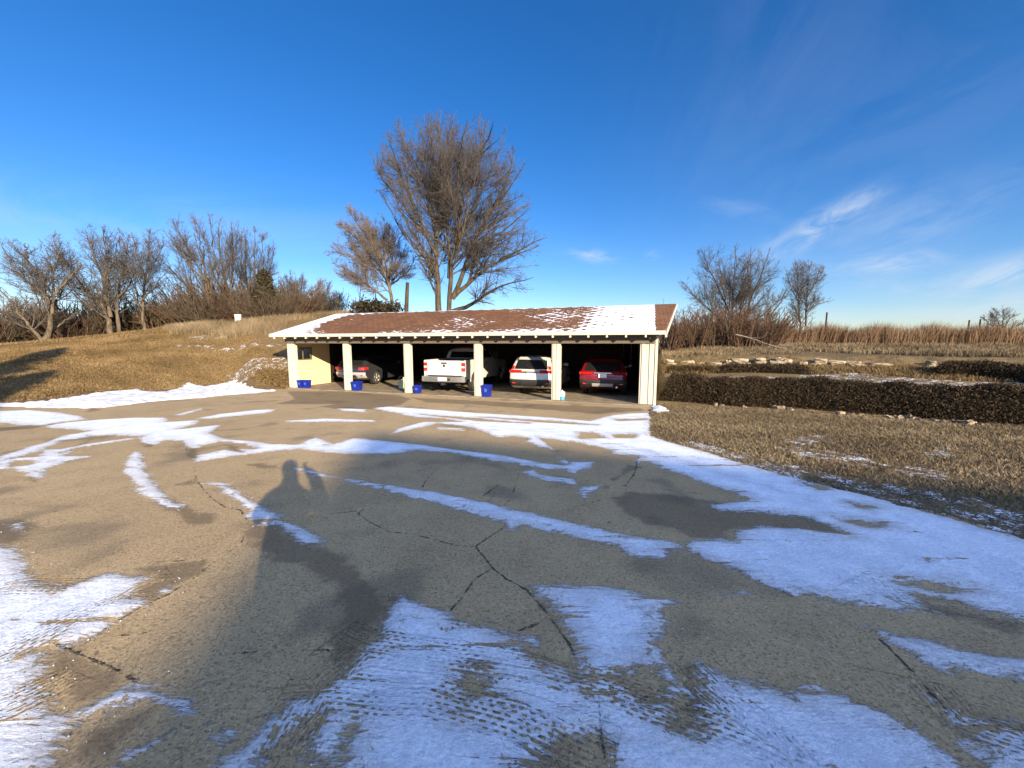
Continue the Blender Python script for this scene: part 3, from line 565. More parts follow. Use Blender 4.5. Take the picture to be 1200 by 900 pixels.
# crumbs of snow lying along the ragged edges
cs = .001 + .0045 * rgc.random(2600) ** 4; o8 = np.array([[1, 0, 0], [-1, 0, 0], [0, 1, 0], [0, -1, 0], [0, 0, 1], [0, 0, -1.0]])
ctr = np.c_[CRP, height(*CRP.T) + .014 + cs * .4]; V = (ctr[:, None] + o8[None] * cs[:, None, None] * rgc.uniform(.5, 1.4, (2600, 6, 1)) * [1, 1, .7]).reshape(-1, 3)
F8 = np.array([[0, 2, 4], [2, 1, 4], [1, 3, 4], [3, 0, 4], [2, 0, 5], [1, 2, 5], [3, 1, 5], [0, 3, 5]])
link('snow_crumbs', np_mesh('snow_crumbs', V, [(np.arange(2600)[:, None, None] * 6 + F8[None]).reshape(-1, 3)]), M_SNOW)['kind'] = 'stuff'
# heaps of shovelled snow along the lawn edge and at the garage corner
def heap(name, poly, hmax, step, label):
    q = px_poly(poly, lot); x = np.arange(q[:, 0].min() - .3, q[:, 0].max() + .3, step); y = np.arange(q[:, 1].min() - .3, q[:, 1].max() + .3, step)
    A, B = np.meshgrid(x, y); pp = np.stack([A.ravel(), B.ravel()], 1); sd = np.full(len(pp), -1.0); poly_sdf(pp, q, sd)
    nz = np.zeros(len(pp)); r_ = np.random.default_rng(3)
    for k in range(14):
        f = r_.uniform(2, 16, 2); nz += np.sin(pp[:, 0] * f[0] + r_.uniform(0, 6) + 1.5 * np.sin(pp[:, 1] * f[1] * .6)) * np.sin(pp[:, 1] * f[1] + r_.uniform(0, 6)) / (1 + .16 * max(f))
    sd = sd + 0.045 * nz
    z = height(pp[:, 0], pp[:, 1]) + 0.0 + hmax * np.clip(sd / .45, 0, 1) ** .6 * (1 + .22 * nz)
    m = len(x); i = np.arange(len(y) - 1)[:, None] * m; j = np.arange(m - 1)[None]
    Qh = np.stack([i + j, i + j + 1, i + m + j + 1, i + m + j], -1).reshape(-1, 4); Qh = Qh[sd[Qh].max(1) > 0]
    z = np.where(sd < 0, z - .04, z)
    us = np.unique(Qh); r2 = np.zeros(len(pp), int); r2[us] = np.arange(len(us))
    o = link(name, np_mesh(name, np.stack([pp[:, 0], pp[:, 1], z], 1)[us], [r2[Qh]]), M_SNOW, smooth_=True)
    tag(o, label, 'snow', kind='stuff')
heap('snow_bank', [(-40, 473), (45, 474), (75, 469), (120, 463), (162, 460), (186, 461), (222, 455), (240, 455), (276, 451.5), (288, 454), (306, 457.5), (327, 458), (300, 461), (270, 463), (234, 467), (200, 469), (168, 472.5), (130, 477), (102, 479), (60, 478.5), (-40, 475.5)], 0.11, 0.07, 'long white bank of snow along the edge of the brown lawn')
heap('snow_heap', [(764, 477), (772, 475), (782, 479), (783, 482), (770, 484), (763, 482)], 0.10, 0.03, 'small heap of snow at the foot of the broad end post of the garage')

# ------------------------------------------------------------------ garage
GD = 7.7; OV = 0.45; EZ = 2.50; RZ = 3.80
gar = empty('garage', LP, GROT, 'long open five bay garage with white posts and snowy brown roof', 'garage')
POST = [0.0] + [s_at(px, 0.0) for px in (407, 478, 560, 651)] + [GL]
PW = [.41, .31, .31, .31, .33, .46]
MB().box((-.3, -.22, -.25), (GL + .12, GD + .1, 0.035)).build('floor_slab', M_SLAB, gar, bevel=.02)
for i, s in enumerate(POST):
    wd = PW[i]; s0 = s - .2 if i == 0 else (s - wd + .12 if i == 5 else s - wd / 2)
    m = MB().box((s0, 0.0, .035), (s0 + wd, .20, 2.15))
    m.box((s0 + .055, -.022, .037), (s0 + .155, -.002, 2.148)); m.box((s0 + wd - .155, -.022, .037), (s0 + wd - .055, -.002, 2.148))
    m.build('post', M_WHITE, gar, bevel=.008)
MB().box((-.28, -.03, 2.15), (GL + .14, .19, 2.46)).build('header_beam', M_HEADER, gar, bevel=.01)
MB().box((-.28, -.055, 2.135), (GL + .14, -.033, 2.19)).build('header_trim', M_HEADER, gar)
m = MB()   # left end wall with a window opening, cream sheets inside
WT0, WT1, WZ0, WZ1 = .30, 1.32, 1.32, 1.93
m.box((-.2, .202, .036), (-.08, WT0, 2.45)); m.box((-.2, WT1, .036), (-.08, 2.5, 2.45)); m.box((-.2, WT0, .036), (-.08, WT1, WZ0)); m.box((-.2, WT0, WZ1), (-.08, WT1, 2.45))
for tt in (1.36, 2.42): m.box((-.078, tt, .04), (-.066, tt + .06, 2.4))
m.build('end_wall', M_CREAM, gar); MB().box((-.2, 2.503, .036), (-.07, GD, 2.45)).build('end_wall', M_DARKWOOD, gar)  # rear stretch of the wall coloured dark in place of shade
m = MB()
for a, b in (((-.21, WT0, WZ0), (-.055, WT0 + .05, WZ1)), ((-.21, WT1 - .05, WZ0), (-.055, WT1, WZ1)), ((-.21, WT0 + .05, WZ0), (-.05, WT1 - .05, WZ0 + .05)), ((-.21, WT0 + .05, WZ1 - .05), (-.055, WT1 - .05, WZ1)), ((-.16, (WT0 + WT1) / 2 - .02, WZ0 + .05), (-.10, (WT0 + WT1) / 2 + .02, WZ1 - .05))): m.box(a, b)
wf = m.build('window', M_HEADER, gar); MB().box((-.137, WT0 + .05, WZ0 + .05), (-.131, WT1 - .05, WZ1 - .05)).build('pane', M_WGLASS, wf)
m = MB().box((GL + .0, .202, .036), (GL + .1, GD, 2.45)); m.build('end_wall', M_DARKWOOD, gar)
MB().box((GL + .103, .202, .0), (GL + .14, GD, 2.45)).build('siding', M_WHITE, gar)
MB().box((GL + .145, -.01, .0), (GL + .235, .12, 2.42)).build('corner_board', M_WHITE, gar, bevel=.006)
m = MB()
for k in range(40):
    a = -.08 + (GL + .08) * k / 40; b = -.08 + (GL + .08) * (k + 1) / 40
    m.box((a, GD, .036), (b - .006, GD + .1, 2.45))
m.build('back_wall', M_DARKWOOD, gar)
# roof: two pitches with a ridge that runs out past the right eave end
def roof_slope(name, t0, t1, z0, z1, ease):
    ns, ntt = 330, 60; us = np.linspace(0, 1, ns); vs = np.linspace(0, 1, ntt); U, Vv = np.meshgrid(us, vs)
    sL = -.72; sR = (GL + .45) + .60 * Vv
    S = sL + (sR - sL) * U; Tt = t0 + (t1 - t0) * Vv; Zz = z0 + (z1 - z0) * Vv + .012 * np.sin(S * 1.1) * np.sin(Vv * 3)
    a = np.full(S.shape, 0.02)
    fr = S / GL                                        # snow by zone along the roof
    a = .0 + .14 * smooth(fr, .36, .50) + .10 * smooth(fr, .60, .80) + .80 * smooth(fr, .81, .92) - .12 * np.exp(-((fr - .60) / .05) ** 2)
    a = np.where(fr > 1.008 + .004 * Vv, -.9, a)
    a += .9 * smooth(Vv, .965, .99) * (fr < 1.008) + .28 * smooth(Vv, .14, .04) * (fr < 1.0)
    lw = S - sL; a += 1.3 * smooth(lw, 1.5 + 1.0 * (1 - Vv) ** 2, .5) + .55 * smooth(lw, 3.6, 1.0) * smooth(Vv, .55, .1) + .35 * smooth(fr, .26, .1) * smooth(Vv, .8, .95)
    k = np.arange(ntt - 1)[:, None] * ns; j = np.arange(ns - 1)[None]
    Qr = np.stack([k + j, k + j + 1, k + ns + j + 1, k + ns + j], -1).reshape(-1, 4)
    V0 = np.stack([S, Tt, Zz], -1).reshape(-1, 3); n0 = len(V0); V1 = V0 - np.array([0, 0, .05])
    if t1 < t0: Qr = Qr[:, ::-1]
    rim = np.r_[np.arange(ns), np.arange(1, ntt) * ns + ns - 1, (ntt - 1) * ns + np.arange(ns - 2, -1, -1), np.arange(ntt - 2, 0, -1) * ns]
    r2 = np.roll(rim, -1); side = np.stack([rim, rim + n0, r2 + n0, r2], -1)
    me = np_mesh(name, np.r_[V0, V1], [Qr, Qr[:, ::-1] + n0, side], {'snow': np.r_[a.ravel(), a.ravel() * 0 - 2]})
    return link(name, me, M_ROOF, gar)
RT_ = (GD) / 2
roof_slope('roof', -OV, RT_, EZ + .06, RZ, 0)
roof_slope('roof', GD + OV, RT_ + .004, EZ + .06, RZ, 0)
MB().box((-.70, -OV - .03, EZ - .075), (GL + .43, -OV + .0, EZ + .055)).build('fascia', M_WHITE, gar, bevel=.006)
for k in range(28):
    s = -.45 + k * (GL + .9) / 27
    def tl(x, y, z): return (x, y, z + (y + OV) * (RZ - EZ - .06) / (RT_ + OV))
    MB().box((s - .03, -OV + .006, EZ - .155), (s + .03, .02, EZ - .03), fn=tl).box((s - .03, -OV - .012, EZ - .16), (s + .03, -OV + .0, EZ - .077)).build('rafter_tail', M_WHITE, gar)
sl = (RZ - EZ - .06) / (RT_ + OV)
m = MB()
for s in np.arange(-.4, GL + .5, .62):
    for sg in (0, 1):
        def rf(x, y, z): return (x, y, z + (RT_ - abs(y - RT_)) * sl)
        m.box((s - .02, .2 if sg == 0 else RT_ + .02, EZ + .05), (s + .02, RT_ - .02 if sg == 0 else GD - .02, EZ + .16), fn=rf)
m.build('rafters', M_DARKWOOD, gar)
# gable triangles
for s, mt in ((-.14, M_DARKWOOD), (GL + .09, M_WHITE)):
    MB().add([(s - .05, .0, 2.451), (s + .05, .0, 2.451), (s + .05, GD, 2.451), (s - .05, GD, 2.451), (s - .05, RT_, RZ - .09), (s + .05, RT_, RZ - .09), (s - .05, 0, EZ + .1), (s + .05, 0, EZ + .1), (s - .05, GD, EZ + .1), (s + .05, GD, EZ + .1)],
             [(0, 3, 8, 4, 6), (1, 7, 5, 9, 2), (0, 6, 7, 1), (6, 4, 5, 7), (4, 8, 9, 5), (8, 3, 2, 9), (0, 1, 2, 3)]).build('gable', mt, gar)
# rake boards
for (s0, s1, mt) in ((-.75, -.75, M_WHITE), (GL + .455, GL + 1.055, M_WHITE)):
    h = .13
    MB().add([(s0, -OV, EZ - .07), (s0 + .03, -OV, EZ - .07), (s0 + .03, -OV, EZ + .055), (s0, -OV, EZ + .055), (s1, RT_, RZ - .12), (s1 + .03, RT_, RZ - .12), (s1 + .03, RT_, RZ + .01), (s1, RT_, RZ + .01)],
             [(0, 1, 2, 3), (4, 7, 6, 5), (0, 4, 5, 1), (1, 5, 6, 2), (2, 6, 7, 3), (3, 7, 4, 0)]).build('rake_board', mt, gar)
# ------------------------------------------------------------------ vehicles (local x runs forward from the rear bumper, y to the left)
CROT = math.atan2(NV[1], NV[0])
VC = [-1, -.95, -.84, -.5, 0, .5, .84, .95, 1]
def shell_map(hw, L, rnd=.07):
    def f(x, z, v, off=0.0):
        a = abs(v); ins = rnd * a ** 6 + .035 * a * a
        k = smooth(x, L * .35, 0) - smooth(x, L * .65, L)
        return (x + ins * k - off * (k if abs(k) > .5 else 0), v * hw(z), z)
    return f
def shell(name, outline, mp, m_, parent, top=None):
    b = MB(); n = len(outline); vs = []
    for v in VC:
        for (x, z) in outline:
            p = mp(x, z, v)
            if top is not None and z > top - .25: p = (p[0], p[1], p[2] - .05 * abs(v) ** 5 * smooth(z, top - .25, top))
            vs.append(p)
    fs = []
    for c in range(len(VC) - 1):
        for i in range(n): j = (i + 1) % n; fs.append((c * n + i, c * n + j, (c + 1) * n + j, (c + 1) * n + i))
    fs.append(list(range(n))); fs.append([(len(VC) - 1) * n + i for i in range(n)][::-1])
    b.add(vs, fs); return b.build(name, m_, parent)
def patch(name, mp, pts, v0, v1, m_, parent, off=.006, th=.012, nv=6):
    """a panel lying on the rear of the shell along the profile pts between widths v0 and v1"""
    b = MB(); vs = []; k = len(pts)
    for o in (off, off - th):
        for (x, z) in pts:
            for i in range(nv + 1): vs.append(mp(x, z, v0 + (v1 - v0) * i / nv, o))
    fs = []; m = nv + 1; N_ = k * m
    for i in range(k - 1):
        for j in range(nv):
            q = (i * m + j, i * m + j + 1, (i + 1) * m + j + 1, (i + 1) * m + j); fs.append(q); fs.append(tuple(a + N_ for a in q[::-1]))
    rim = [i for i in range(m)] + [i * m + nv for i in range(1, k)] + [(k - 1) * m + i for i in range(nv - 1, -1, -1)] + [i * m for i in range(k - 2, 0, -1)]
    for a, c in zip(rim, rim[1:] + rim[:1]): fs.append((a, c, c + N_, a + N_))
    return b.add(vs, fs).build(name, m_, parent)
def arc(cx, cz, r, n=9): return [(cx + r * math.cos(math.pi * i / n), cz + r * math.sin(math.pi * i / n)) for i in range(n + 1)]
def wheel(x, y, r, wd, parent, rim_m=None):
    sg = 1 if y > 0 else -1
    ty = MB().lathe([(r * .66, -wd / 2), (r * .9, -wd / 2), (r, -wd / 2 + .03), (r, wd / 2 - .03), (r * .9, wd / 2), (r * .66, wd / 2)], 28, 0, 'y', (x, y, r), cap=False).lathe([(r * .66, wd / 2), (r * .62, 0), (r * .66, -wd / 2)], 28, 0, 'y', (x, y, r), cap=False).build('wheel', M_TYRE, parent)
    b = MB(); yo = y + sg * wd * .36
    b.lathe([(r * .66, -.03), (r * .66, .03), (r * .58, .03), (r * .56, -.03)], 28, 0, 'y', (x, yo, r), cap=False)
    b.lathe([(r * .15, -.03), (r * .15, .025), (.02, .032)], 14, 0, 'y', (x, yo, r))
    for k in range(5):
        a = k * 2 * math.pi / 5 + .3
        for da in (-.13, .13): b.tube([(x + r * .1 * math.cos(a), yo, r + r * .1 * math.sin(a)), (x + r * .6 * math.cos(a + da), yo, r + r * .6 * math.sin(a + da))], r * .055, 5)
    b.build('rim', rim_m or M_RIM, ty); return ty
def suv(name, label, s, t, L, W, H, paint, bumper_m, yaw=0.0, lamp='corner', skid=M_TRIM, plate_z=.86):
    root = empty(name, st(s, t, .036), CROT + yaw, label, 'car')
    k = H / 1.68; hwl = lambda z: W / 2; belt = 1.10 * k
    mp = shell_map(hwl, L)
    wr, xr, xf = .345, .98, L - .85
    low = [(.10, .40), (.0, .52), (-.02, .70), (.0, .92 * k), (.035, 1.02 * k), (.09, belt), (1.2, belt - .005), (L * .66, belt - .05), (L - .55, .93 * k), (L - .16, .82 * k), (L - .02, .62), (L, .42), (L - .12, .24)] + arc(xf, .34, .40)[0:] + [(xr + .46, .24)] + arc(xr, .34, .40) + [(.42, .27)]
    body = shell('body', low, mp, paint, root)
    hw2 = lambda z: W / 2 * (.965 - .20 * (z - belt) / (H - belt))
    mg = shell_map(hw2, L * .9, .05)
    gh = [(.07, belt + .002), (.16, belt + .14), (.36, H - .16), (.52, H - .04), (.85, H), (1.7, H), (2.35, H - .06), (L * .69, belt + .002)]
    shell('roof', gh, mg, paint, root, top=H)
    g = patch('rear_window', mg, [(.085, belt + .03), (.16, belt + .14), (.345, H - .175)], -.83, .83, M_GLASS, root, off=.012)
    patch('spoiler', mg, [(.33, H - .15), (.40, H - .105), (.48, H - .05)], -.80, .80, paint, root, off=.10, th=.06)
    for sg in (-1, 1):
        b = MB()
        def sd(x, z): return (x, sg * (hw2(z) + .004), z)
        for poly in ([(.42, belt + .07), (.52, H - .18), (1.02, H - .11), (1.02, belt + .05)], [(1.10, belt + .05), (1.10, H - .11), (1.85, H - .11), (1.85, belt + .04)], [(1.93, belt + .04), (1.93, H - .12), (2.28, H - .16), (2.85, belt + .05)]):
            b.add([sd(*q) for q in poly] + [(x, sg * (hw2(z) - .02), z) for x, z in poly], [(0, 1, 2, 3), (7, 6, 5, 4), (0, 4, 5, 1), (1, 5, 6, 2), (2, 6, 7, 3), (3, 7, 4, 0)])
        b.build('side_windows', M_GLASS, root)
        MB().box((.15, sg * W / 2 - .002, .30), (L - .2, sg * W / 2 + .012, .44)).build('sill_trim', M_TRIM, root) if False else None
        if lamp == 'corner':
            q = patch('tail_light', mp, [(-.005, .98 * k), (.03, 1.03 * k), (.085, belt - .012)], sg * .42, sg * .999, M_TAIL, root, off=.014, th=.04)
            if paint is M_CARWHITE: patch('tail_light', mg, [(.09, belt + .012), (.13, belt + .09), (.16, belt + .15)], sg * .86, sg * .995, M_TAIL, root, off=.016, th=.04)
            MB().box((.02, sg * W / 2 - .012, .97 * k), (.36, sg * W / 2 + .008, belt - .015)).build('side_lamp', M_TAIL, q)
        else:
            q = patch('tail_light', mp, [(-.015, .78), (.0, .92 * k), (.035, 1.02 * k)], sg * .60, sg * .999, M_TAIL, root, off=.014, th=.04)
            MB().box((.02, sg * W / 2 - .012, .80), (.30, sg * W / 2 + .008, 1.03 * k)).build('side_lamp', M_TAIL, q)
        MB().box((-.01, sg * W * .30, .50), (.03, sg * W * .43, .545)).build('reflector', M_TAIL, root)
        for xw in (xr, xf): wheel(xw, sg * (W / 2 - .125), wr, .23, root)
        MB().box((L * .60, sg * (W / 2 - .05), belt + .02), (L * .60 + .14, sg * (W / 2 + .16), belt + .17)).build('mirror', paint, root, bevel=.03)
        for xh in (1.35, 2.35): MB().box((xh, sg * W / 2 - .005, .975 * k), (xh + .18, sg * W / 2 + .03, 1.01 * k)).build('door_handle', paint, root)
        MB().tube([(.7, sg * W * .355, H - .03), (.85, sg * W * .36, H + .04), (2.1, sg * W * .36, H + .02), (2.3, sg * W * .36, H - .06)], .018, 6).build('roof_rail', M_TRIM, root)
    patch('bumper', mp, [(.10, .39), (-.005, .51), (-.035, .60), (-.03, .665)], -1, 1, bumper_m, root, off=.03, th=.05, nv=16)
    patch('skid_plate', mp, [(.06, .41), (.0, .50), (-.012, .535)], -.45, .45, skid, root, off=.045, th=.03)
    patch('licence_plate', mp, [(-.012, plate_z - .075), (-.0, plate_z + .075)], -.17, .17, M_PLATE, root, off=.03, th=.015, nv=2)
    MB().box((-.045, -.34, plate_z + .09), (.03, .34, plate_z + .125)).build('tailgate_trim', M_TRIM if paint is not M_CARRED else M_CHROME, root)
    MB().tube([(.03, -.05, belt + .05), (.09, .22, belt + .20)], .009, 4).build('rear_wiper', M_TRIM, root)
    MB().lathe([(.035, -.06), (.035, .10)], 12, 0, 'x', (.05, -W * .30, .40)).build('exhaust', M_CHROME, root)
    MB().tube([(.72, 0, H - .005), (.62, 0, H + .07), (.60, 0, H + .085)], [.03, .018, .006], 6).build('aerial', M_TRIM, root)
    return root
def rear_place(px_l, px_r, t, W):
    return (s_at(px_l, t) + s_at(px_r, t)) / 2
sw = s_at(597, .7) + 1.74 / 2
suv('white_suv', 'white sport utility car parked between the pickup and the red car', sw, .7, 4.55, 1.74, 1.60, M_CARWHITE, M_TRIM)
srd = (s_at(679, 1.35) + s_at(733, 1.35)) / 2
suv('red_car', 'deep red car parked in the dark end bay', srd, 1.35, 4.5, 1.80, 1.52, M_CARRED, M_TRIM, skid=M_SKID, lamp='corner', plate_z=.84)
sdk = s_at(427.5, 1.6) - .88
M_SILV = mat('silver_bumper_paint', color=(0.34, 0.34, 0.34), rough=0.3, var=0.05, Coat_Weight=0.5)
suv('dark_car', 'charcoal car with big red tail light partly hidden by a white post', sdk, 1.6, 4.5, 1.76, 1.50, M_CARBLACK, M_SILV, lamp='big')

# pickup truck
def pickup(s, t):
    W, L = 1.98, 5.75
    root = empty('pickup_truck', st(s, t, .036), CROT + R(2), 'white pickup truck with chrome bumper parked tailgate out in the middle bay', 'pickup truck')
    xr, xf, wr = 1.18, L - .95, .39
    for sg in (-1, 1):
        b = MB(); out_ = [(.06, .60), (.05, 1.36), (.10, 1.40), (2.10, 1.40), (2.10, .58), (xr + .50, .56)] + arc(xr, .45, .47) + [(xr - .5, .58)]
        n = len(out_); y0, y1 = sg * W / 2, sg * (W / 2 - .09)
        def bul(z): return .05 * smooth(z, .7, 1.05) * smooth(z, 1.40, 1.2)
        b.add([(x, y0 - sg * .05 + sg * bul(z), z) for x, z in out_] + [(x, y1, z) for x, z in out_], [list(range(n)), list(range(2 * n - 1, n - 1, -1))] + [(i, (i + 1) % n, (i + 1) % n + n, i + n) for i in range(n)])
        b.build('bed_side', M_CARWHITE, root)
        MB().box((.035, sg * (W / 2 - .20), .93), (.085, sg * (W / 2 - .045), 1.30)).build('tail_light', M_TAIL, root, bevel=.012)
        MB().box((.031, sg * (W / 2 - .185), 1.085), (.036, sg * (W / 2 - .06), 1.15)).build('reverse_lamp', M_CLEAR, root)
        MB().box((.05, sg * (W / 2 - .205), .74), (.10, sg * (W / 2 - .05), 1.38)).build('bed_corner', M_CARWHITE, root, bevel=.015)
        for xw in (xr, xf): wheel(xw, sg * (W / 2 - .16), wr, .25, root)
        MB().box((3.45, sg * (W / 2), 1.40), (3.62, sg * (W / 2 + .26), 1.68)).build('mirror', M_TRIM, root, bevel=.03)
    tg = MB().box((.045, -W / 2 + .215, .76), (.11, W / 2 - .215, 1.385)).build('tailgate', M_CARWHITE, root, bevel=.014)
    MB().box((.036, -W / 2 + .30, .84), (.044, W / 2 - .30, 1.16)).build('tailgate_panel', M_CARWHITE, tg, bevel=.003)
    MB().box((.022, -.13, 1.245), (.046, .13, 1.305)).build('handle', M_TRIM, tg, bevel=.008)
    MB().lathe([(.055, -.006), (.055, .006)], 16, 0, 'x', (.032, 0, 1.165)).build('badge', M_TRIM, tg)
    MB().box((.12, -W / 2 + .1, .74), (2.1, W / 2 - .1, .80)).box((2.02, -W / 2 + .1, .80), (2.10, W / 2 - .1, 1.40)).build('bed_floor', M_TRIM, root)
    b = MB()
    def bf(x, y, z): return (x + .10 * abs(y / 1.0) ** 3, y, z)
    for i in range(12):
        ya, yb = -.99 + i * .165, -.99 + (i + 1) * .165
        b.box((-.16, ya, .50), (.03, yb, .725), fn=bf)
    b.build('bumper', M_CHROME, root)
    MB().box((-.167, -.19, .55), (-.158, .19, .69)).build('licence_plate', M_PLATE, root)
    MB().box((-.175, -.42, .735), (.0, .42, .75)).build('bumper_step', M_TRIM, root)
    MB().box((-.168, -.36, .55), (-.155, -.25, .66)).build('plug_socket', M_TRIM, root)
    MB().box((-.20, -.05, .36), (.25, .05, .46)).build('tow_hitch', M_TRIM, root, bevel=.01)
    MB().tube([(.2, -.62, .40), (-.03, -.66, .38)], .04, 10).build('exhaust', M_CHROME, root)
    MB().tube([(.12, .0, .46), (3.5, 0, .5)], .10, 8).box((xr - .06, -.75, .30), (xr + .06, .75, .42)).build('underbody', M_TRIM, root)
    # cab and bonnet
    hwl = lambda z: W / 2 - .02
    mp = lambda x, z, v, off=0: (x, v * hwl(z), z)
    low = [(2.14, .52), (2.14, 1.38), (3.75, 1.34), (L - .30, 1.22), (L - .06, 1.10), (L, .62), (L - .1, .42)] + arc(xf, .45, .47) + [(xf - .6, .45)]
    shell('cab', low, mp, M_CARWHITE, root)
    hw2 = lambda z: (W / 2 - .03) - .19 * (z - 1.36) / .52
    mg = shell_map(hw2, 4.0, .0)
    def mg(x, z, v, off=0): return (x - (off if x < 2.6 else -off), v * hw2(z), z)
    shell('cab_roof', [(2.16, 1.375), (2.24, 1.74), (2.34, 1.85), (2.60, 1.89), (3.10, 1.88), (3.28, 1.80), (3.74, 1.345)], mg, M_CARWHITE, root, top=1.89)
    patch('rear_window', mg, [(2.175, 1.43), (2.235, 1.72)], -.80, .80, M_GLASS, root, off=.012, th=.01)
    for sg in (-1, 1):
        b = MB(); poly = [(2.34, 1.42), (2.40, 1.76), (3.12, 1.77), (3.48, 1.42)]
        b.add([(x, sg * (hw2(z) + .004), z) for x, z in poly] + [(x, sg * (hw2(z) - .02), z) for x, z in poly], [(0, 1, 2, 3), (7, 6, 5, 4), (0, 4, 5, 1), (1, 5, 6, 2), (2, 6, 7, 3), (3, 7, 4, 0)])
        b.build('side_window', M_GLASS, root)
        MB().box((2.42, sg * (W / 2 - .02), 1.17), (2.62, sg * (W / 2 + .02), 1.21)).build('door_handle', M_TRIM, root)
    MB().box((2.30, -.25, 1.86), (2.36, .25, 1.885)).build('brake_lamp', M_TAIL, root)
tp = .35
pickup((s_at(494, tp) + s_at(548, tp)) / 2, tp)

# blue tubs at the posts, jug, pail
M_STK = mat('pale_blue_sticker', color=(0.04, 0.09, 0.40), rough=0.5, var=0.1)
def tub(px, t, label, w_=.30, d_=.30, h_=.34):
    s = s_at(px, t); root = empty('recycling_tub', st(s, t, .036), GROT + .06, label, 'tub', 'blue tubs standing by the garage posts')
    b = MB(); wt = .0
    for (a0, a1, z0, z1) in ((.86, 1.0, 0, h_),):
        for (x0, x1, y0, y1) in ((-1, 1, -1, -.9), (-1, 1, .9, 1), (-1, -.9, -.9, .9), (.9, 1, -.9, .9)):
            b.box((x0, y0, z0), (x1, y1, z1), fn=lambda x, y, z: (x * w_ / 2 * (.84 + .16 * z / h_), y * d_ / 2 * (.84 + .16 * z / h_), z))
    b.box((-.8, -.8, .001), (.8, .8, .02), fn=lambda x, y, z: (x * w_ / 2, y * d_ / 2, z))
    b.build('body', M_BIN, root)
    b = MB(); 
    for (x0, x1, y0, y1) in ((-1.08, 1.08, -1.08, -.98), (-1.08, 1.08, .98, 1.08), (-1.08, -.98, -.98, .98), (.98, 1.08, -.98, .98)): b.box((x0 * w_ / 2, y0 * d_ / 2, h_ - .035), (x1 * w_ / 2, y1 * d_ / 2, h_ + .006))
    b.build('rim', M_BIN, root)
    for sg in (-1, 1): MB().tube([(sg * w_ * .55, -.05, h_ - .05), (sg * w_ * .62, -.05, h_ - .09), (sg * w_ * .62, .05, h_ - .09), (sg * w_ * .55, .05, h_ - .05)], .010, 5).build('handle', M_BIN, root)
    MB().box((-.05, -d_ / 2 * .99 - .004, h_ * .42), (.05, -d_ / 2 * .955, h_ * .72)).build('sticker', M_STK, root)
tub(353.5, .10, 'blue tub next to the corner post at the cream wall, one of two', .24, .28, .36)
tub(360.2, .16, 'blue tub beside another tub below the cream wall window', .25, .28, .36)
tub(418.8, .08, 'tall blue tub in front of the charcoal car tail light', .36, .34, .40)
tub(489.6, .10, 'small blue tub on the floor left of the pickup bumper', .26, .26, .33)
tub(570.5, .10, 'blue tub beside the post between pickup and white car', .34, .32, .45)
jr = empty('jug', st(s_at(658.6, .08), .08, .036), GROT, 'white jug with teal base beside the post near the red car', 'jug')
MB().lathe([(.085, .0), (.095, .02), (.095, .14)], 18).build('lower_part', M_TEAL, jr); MB().lathe([(.093, .141), (.09, .24), (.05, .31), (.028, .33), (.028, .37)], 18).build('body', M_JUGW, jr)
MB().tube([(.04, 0, .32), (.10, 0, .30), (.10, 0, .22), (.085, 0, .18)], .013, 6).build('handle', M_JUGW, jr); MB().lathe([(.034, .371), (.034, .40)], 14).build('cap', M_BIN, jr)
pl = empty('pail', st(s_at(470.5, 1.4), 1.4, .036), GROT, 'pale green pail standing behind the second post from the left', 'pail')
MB().lathe([(.13, 0), (.16, .40), (.17, .41), (.15, .41), (.12, .03)], 22).build('body', M_PAIL, pl); MB().tube([(-.16, 0, .39), (-.11, 0, .52), (0, 0, .57), (.11, 0, .52), (.16, 0, .39)], .006, 5).build('handle', M_CHROME, pl)

# utility box on the rise
ub = at(280.5, 388, 27.0); ub[2] = height(ub[0], ub[1])
bsc = .72; bx = empty('utility_box', ub, .35, 'white utility box standing on the grassy rise', 'utility box')
MB().box((-.27, -.2, .0), (.27, .2, .12)).build('plinth', M_STONE, bx, bevel=.01); MB().box((-.25, -.18, .12), (.25, .18, .70)).build('cabinet', M_BOX, bx, bevel=.015)
MB().box((-.28, -.21, .70), (.28, .21, .745)).build('lid', M_BOX, bx, bevel=.012); MB().box((-.21, -.192, .17), (.21, -.181, .65)).build('door', M_BOX, bx, bevel=.004)

bx.scale = (bsc, bsc, .85)
